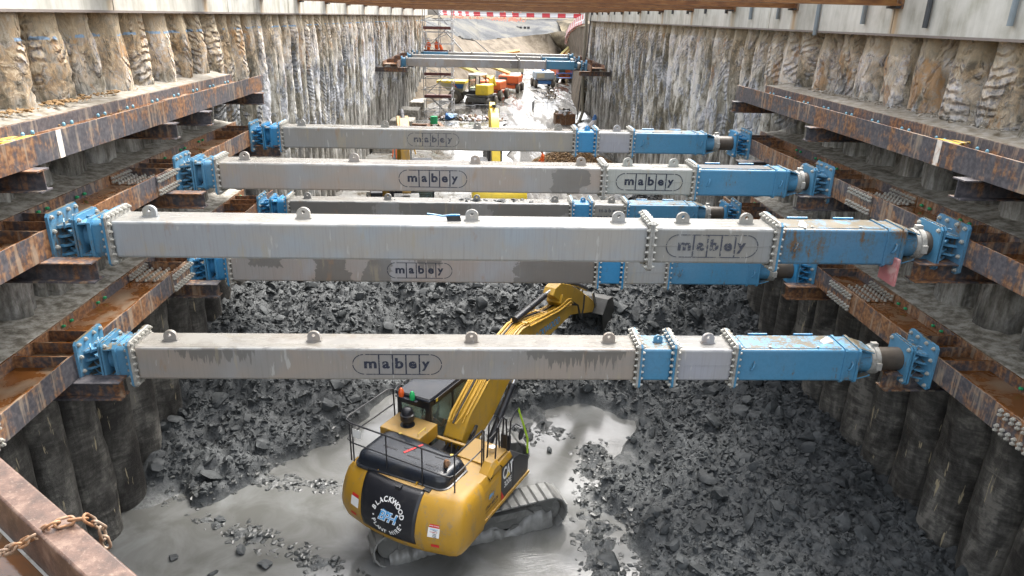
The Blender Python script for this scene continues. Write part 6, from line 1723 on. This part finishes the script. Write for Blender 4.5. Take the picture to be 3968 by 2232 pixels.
# steel offcuts on the slab
sp = random.Random(12)
for j in range(16):
    x, y = -4.6 + .5 * (j % 4) + sp.uniform(-.1, .1), 55.5 - 1.0 * ((j // 4) % 2) - (j % 3) * .7
    L_ = sp.uniform(1.5, 3.2); mb = MB()
    mb.box((-L_ / 2, -.14, 0), (L_ / 2, .14, .02)); mb.box((-L_ / 2, -.14, .26), (L_ / 2, .14, .28)); mb.box((-L_ / 2, -.01, .02), (L_ / 2, .01, .26))
    o = mb.build('steel_offcut', MT['girder'] if j % 3 else MT['brown_box'], loc=(x, y, -8.92 + .29 * (j // 4) + .004 * j), rot=(0, 0, R(90 * (j % 2) + sp.uniform(-12, 12))))
    tag(o, 'rusty steel offcut in the stack by the scaffold foot, %s piece' % ordn(j), 'steel offcut', 'steel offcuts on the slab')
for j, (x, y, L_) in enumerate(((-3.0, 54.6, 2.4), (-2.9, 56.3, 2.1), (-3.3, 52.6, 2.2))):
    mb = MB(); mb.box((-L_ / 2, -.15, 0), (L_ / 2, .15, .14)); o = mb.build('sleeper', MT['brown_box'], loc=(x, y, slz(y) + .01), rot=(0, 0, R(-4 + 3 * j))); tag(o, 'brown timber bearer on the slab, ' + ['middle', 'farthest', 'nearest'][j] + ' of three', 'timber')
MB().lathe([(0, 0), (.28, 0), (.28, .55), (0, .55)], 12).build('drum', MT['green_cap'], loc=(-3.7, 54.8, -7.72)); tag(bpy.data.objects['drum'], 'green drum on top of the rusty steel stack', 'drum')
# concrete upstands at the wall foot
for j, (x0, x1, y0, y1, h_) in enumerate(((-7.7, -6.0, 50, 53, .6), (-7.5, -5.6, 58, 60.5, .7), (-7.3, -5.6, 63, 65.5, .8), (-7.2, -5.6, 69, 76, .8))):
    o = BX('concrete_upstand', MT['ledge'], (x0, y0, -9.3), (x1, y1, slz(min(y0, 62)) + h_), None, .03); tag(o, 'pale concrete block against the foot of the left wall, %s from the near end' % ORD[j], 'concrete block', 'concrete blocks at the left wall foot')

o = MB().tube([(-5.9, 49.0, -9.0), (-5.8, 49.0, -8.0), (-5.4, 49.1, -7.6), (-4.9, 49, -7.7), (-4.6, 49, -9.0)], .05, 6).build('bent_bar', MT['ytube']); tag(o, 'bent pale bar standing on the slab near the left wall', 'bar')
# ---- hoses and cables hanging at the right end
o = MB().tube([(8.55, 63.0, 1.2), (8.6, 63.0, -.6), (8.5, 62.8, -3.5), (8.55, 62.6, -5.8), (8.62, 62.3, -7.6), (8.3, 61.9, -8.4), (7.9, 61.6, -8.65)], .13, 8).build('drain_hose', MT['rim']); tag(o, 'thick grey drainage hose hanging down at the end of the right wall', 'hose')
o = MB().tube([(9.1, 63.6, 1.2), (8.9, 63.4, -2), (8.45, 63.2, -5.5), (8.25, 63.0, -8.3)], .05, 6).build('hanging_cable', MT['dark']); tag(o, 'thin dark cable hanging beside the drainage hose', 'cable')
# hose on the left wall foot
print('objects', len(bpy.data.objects))
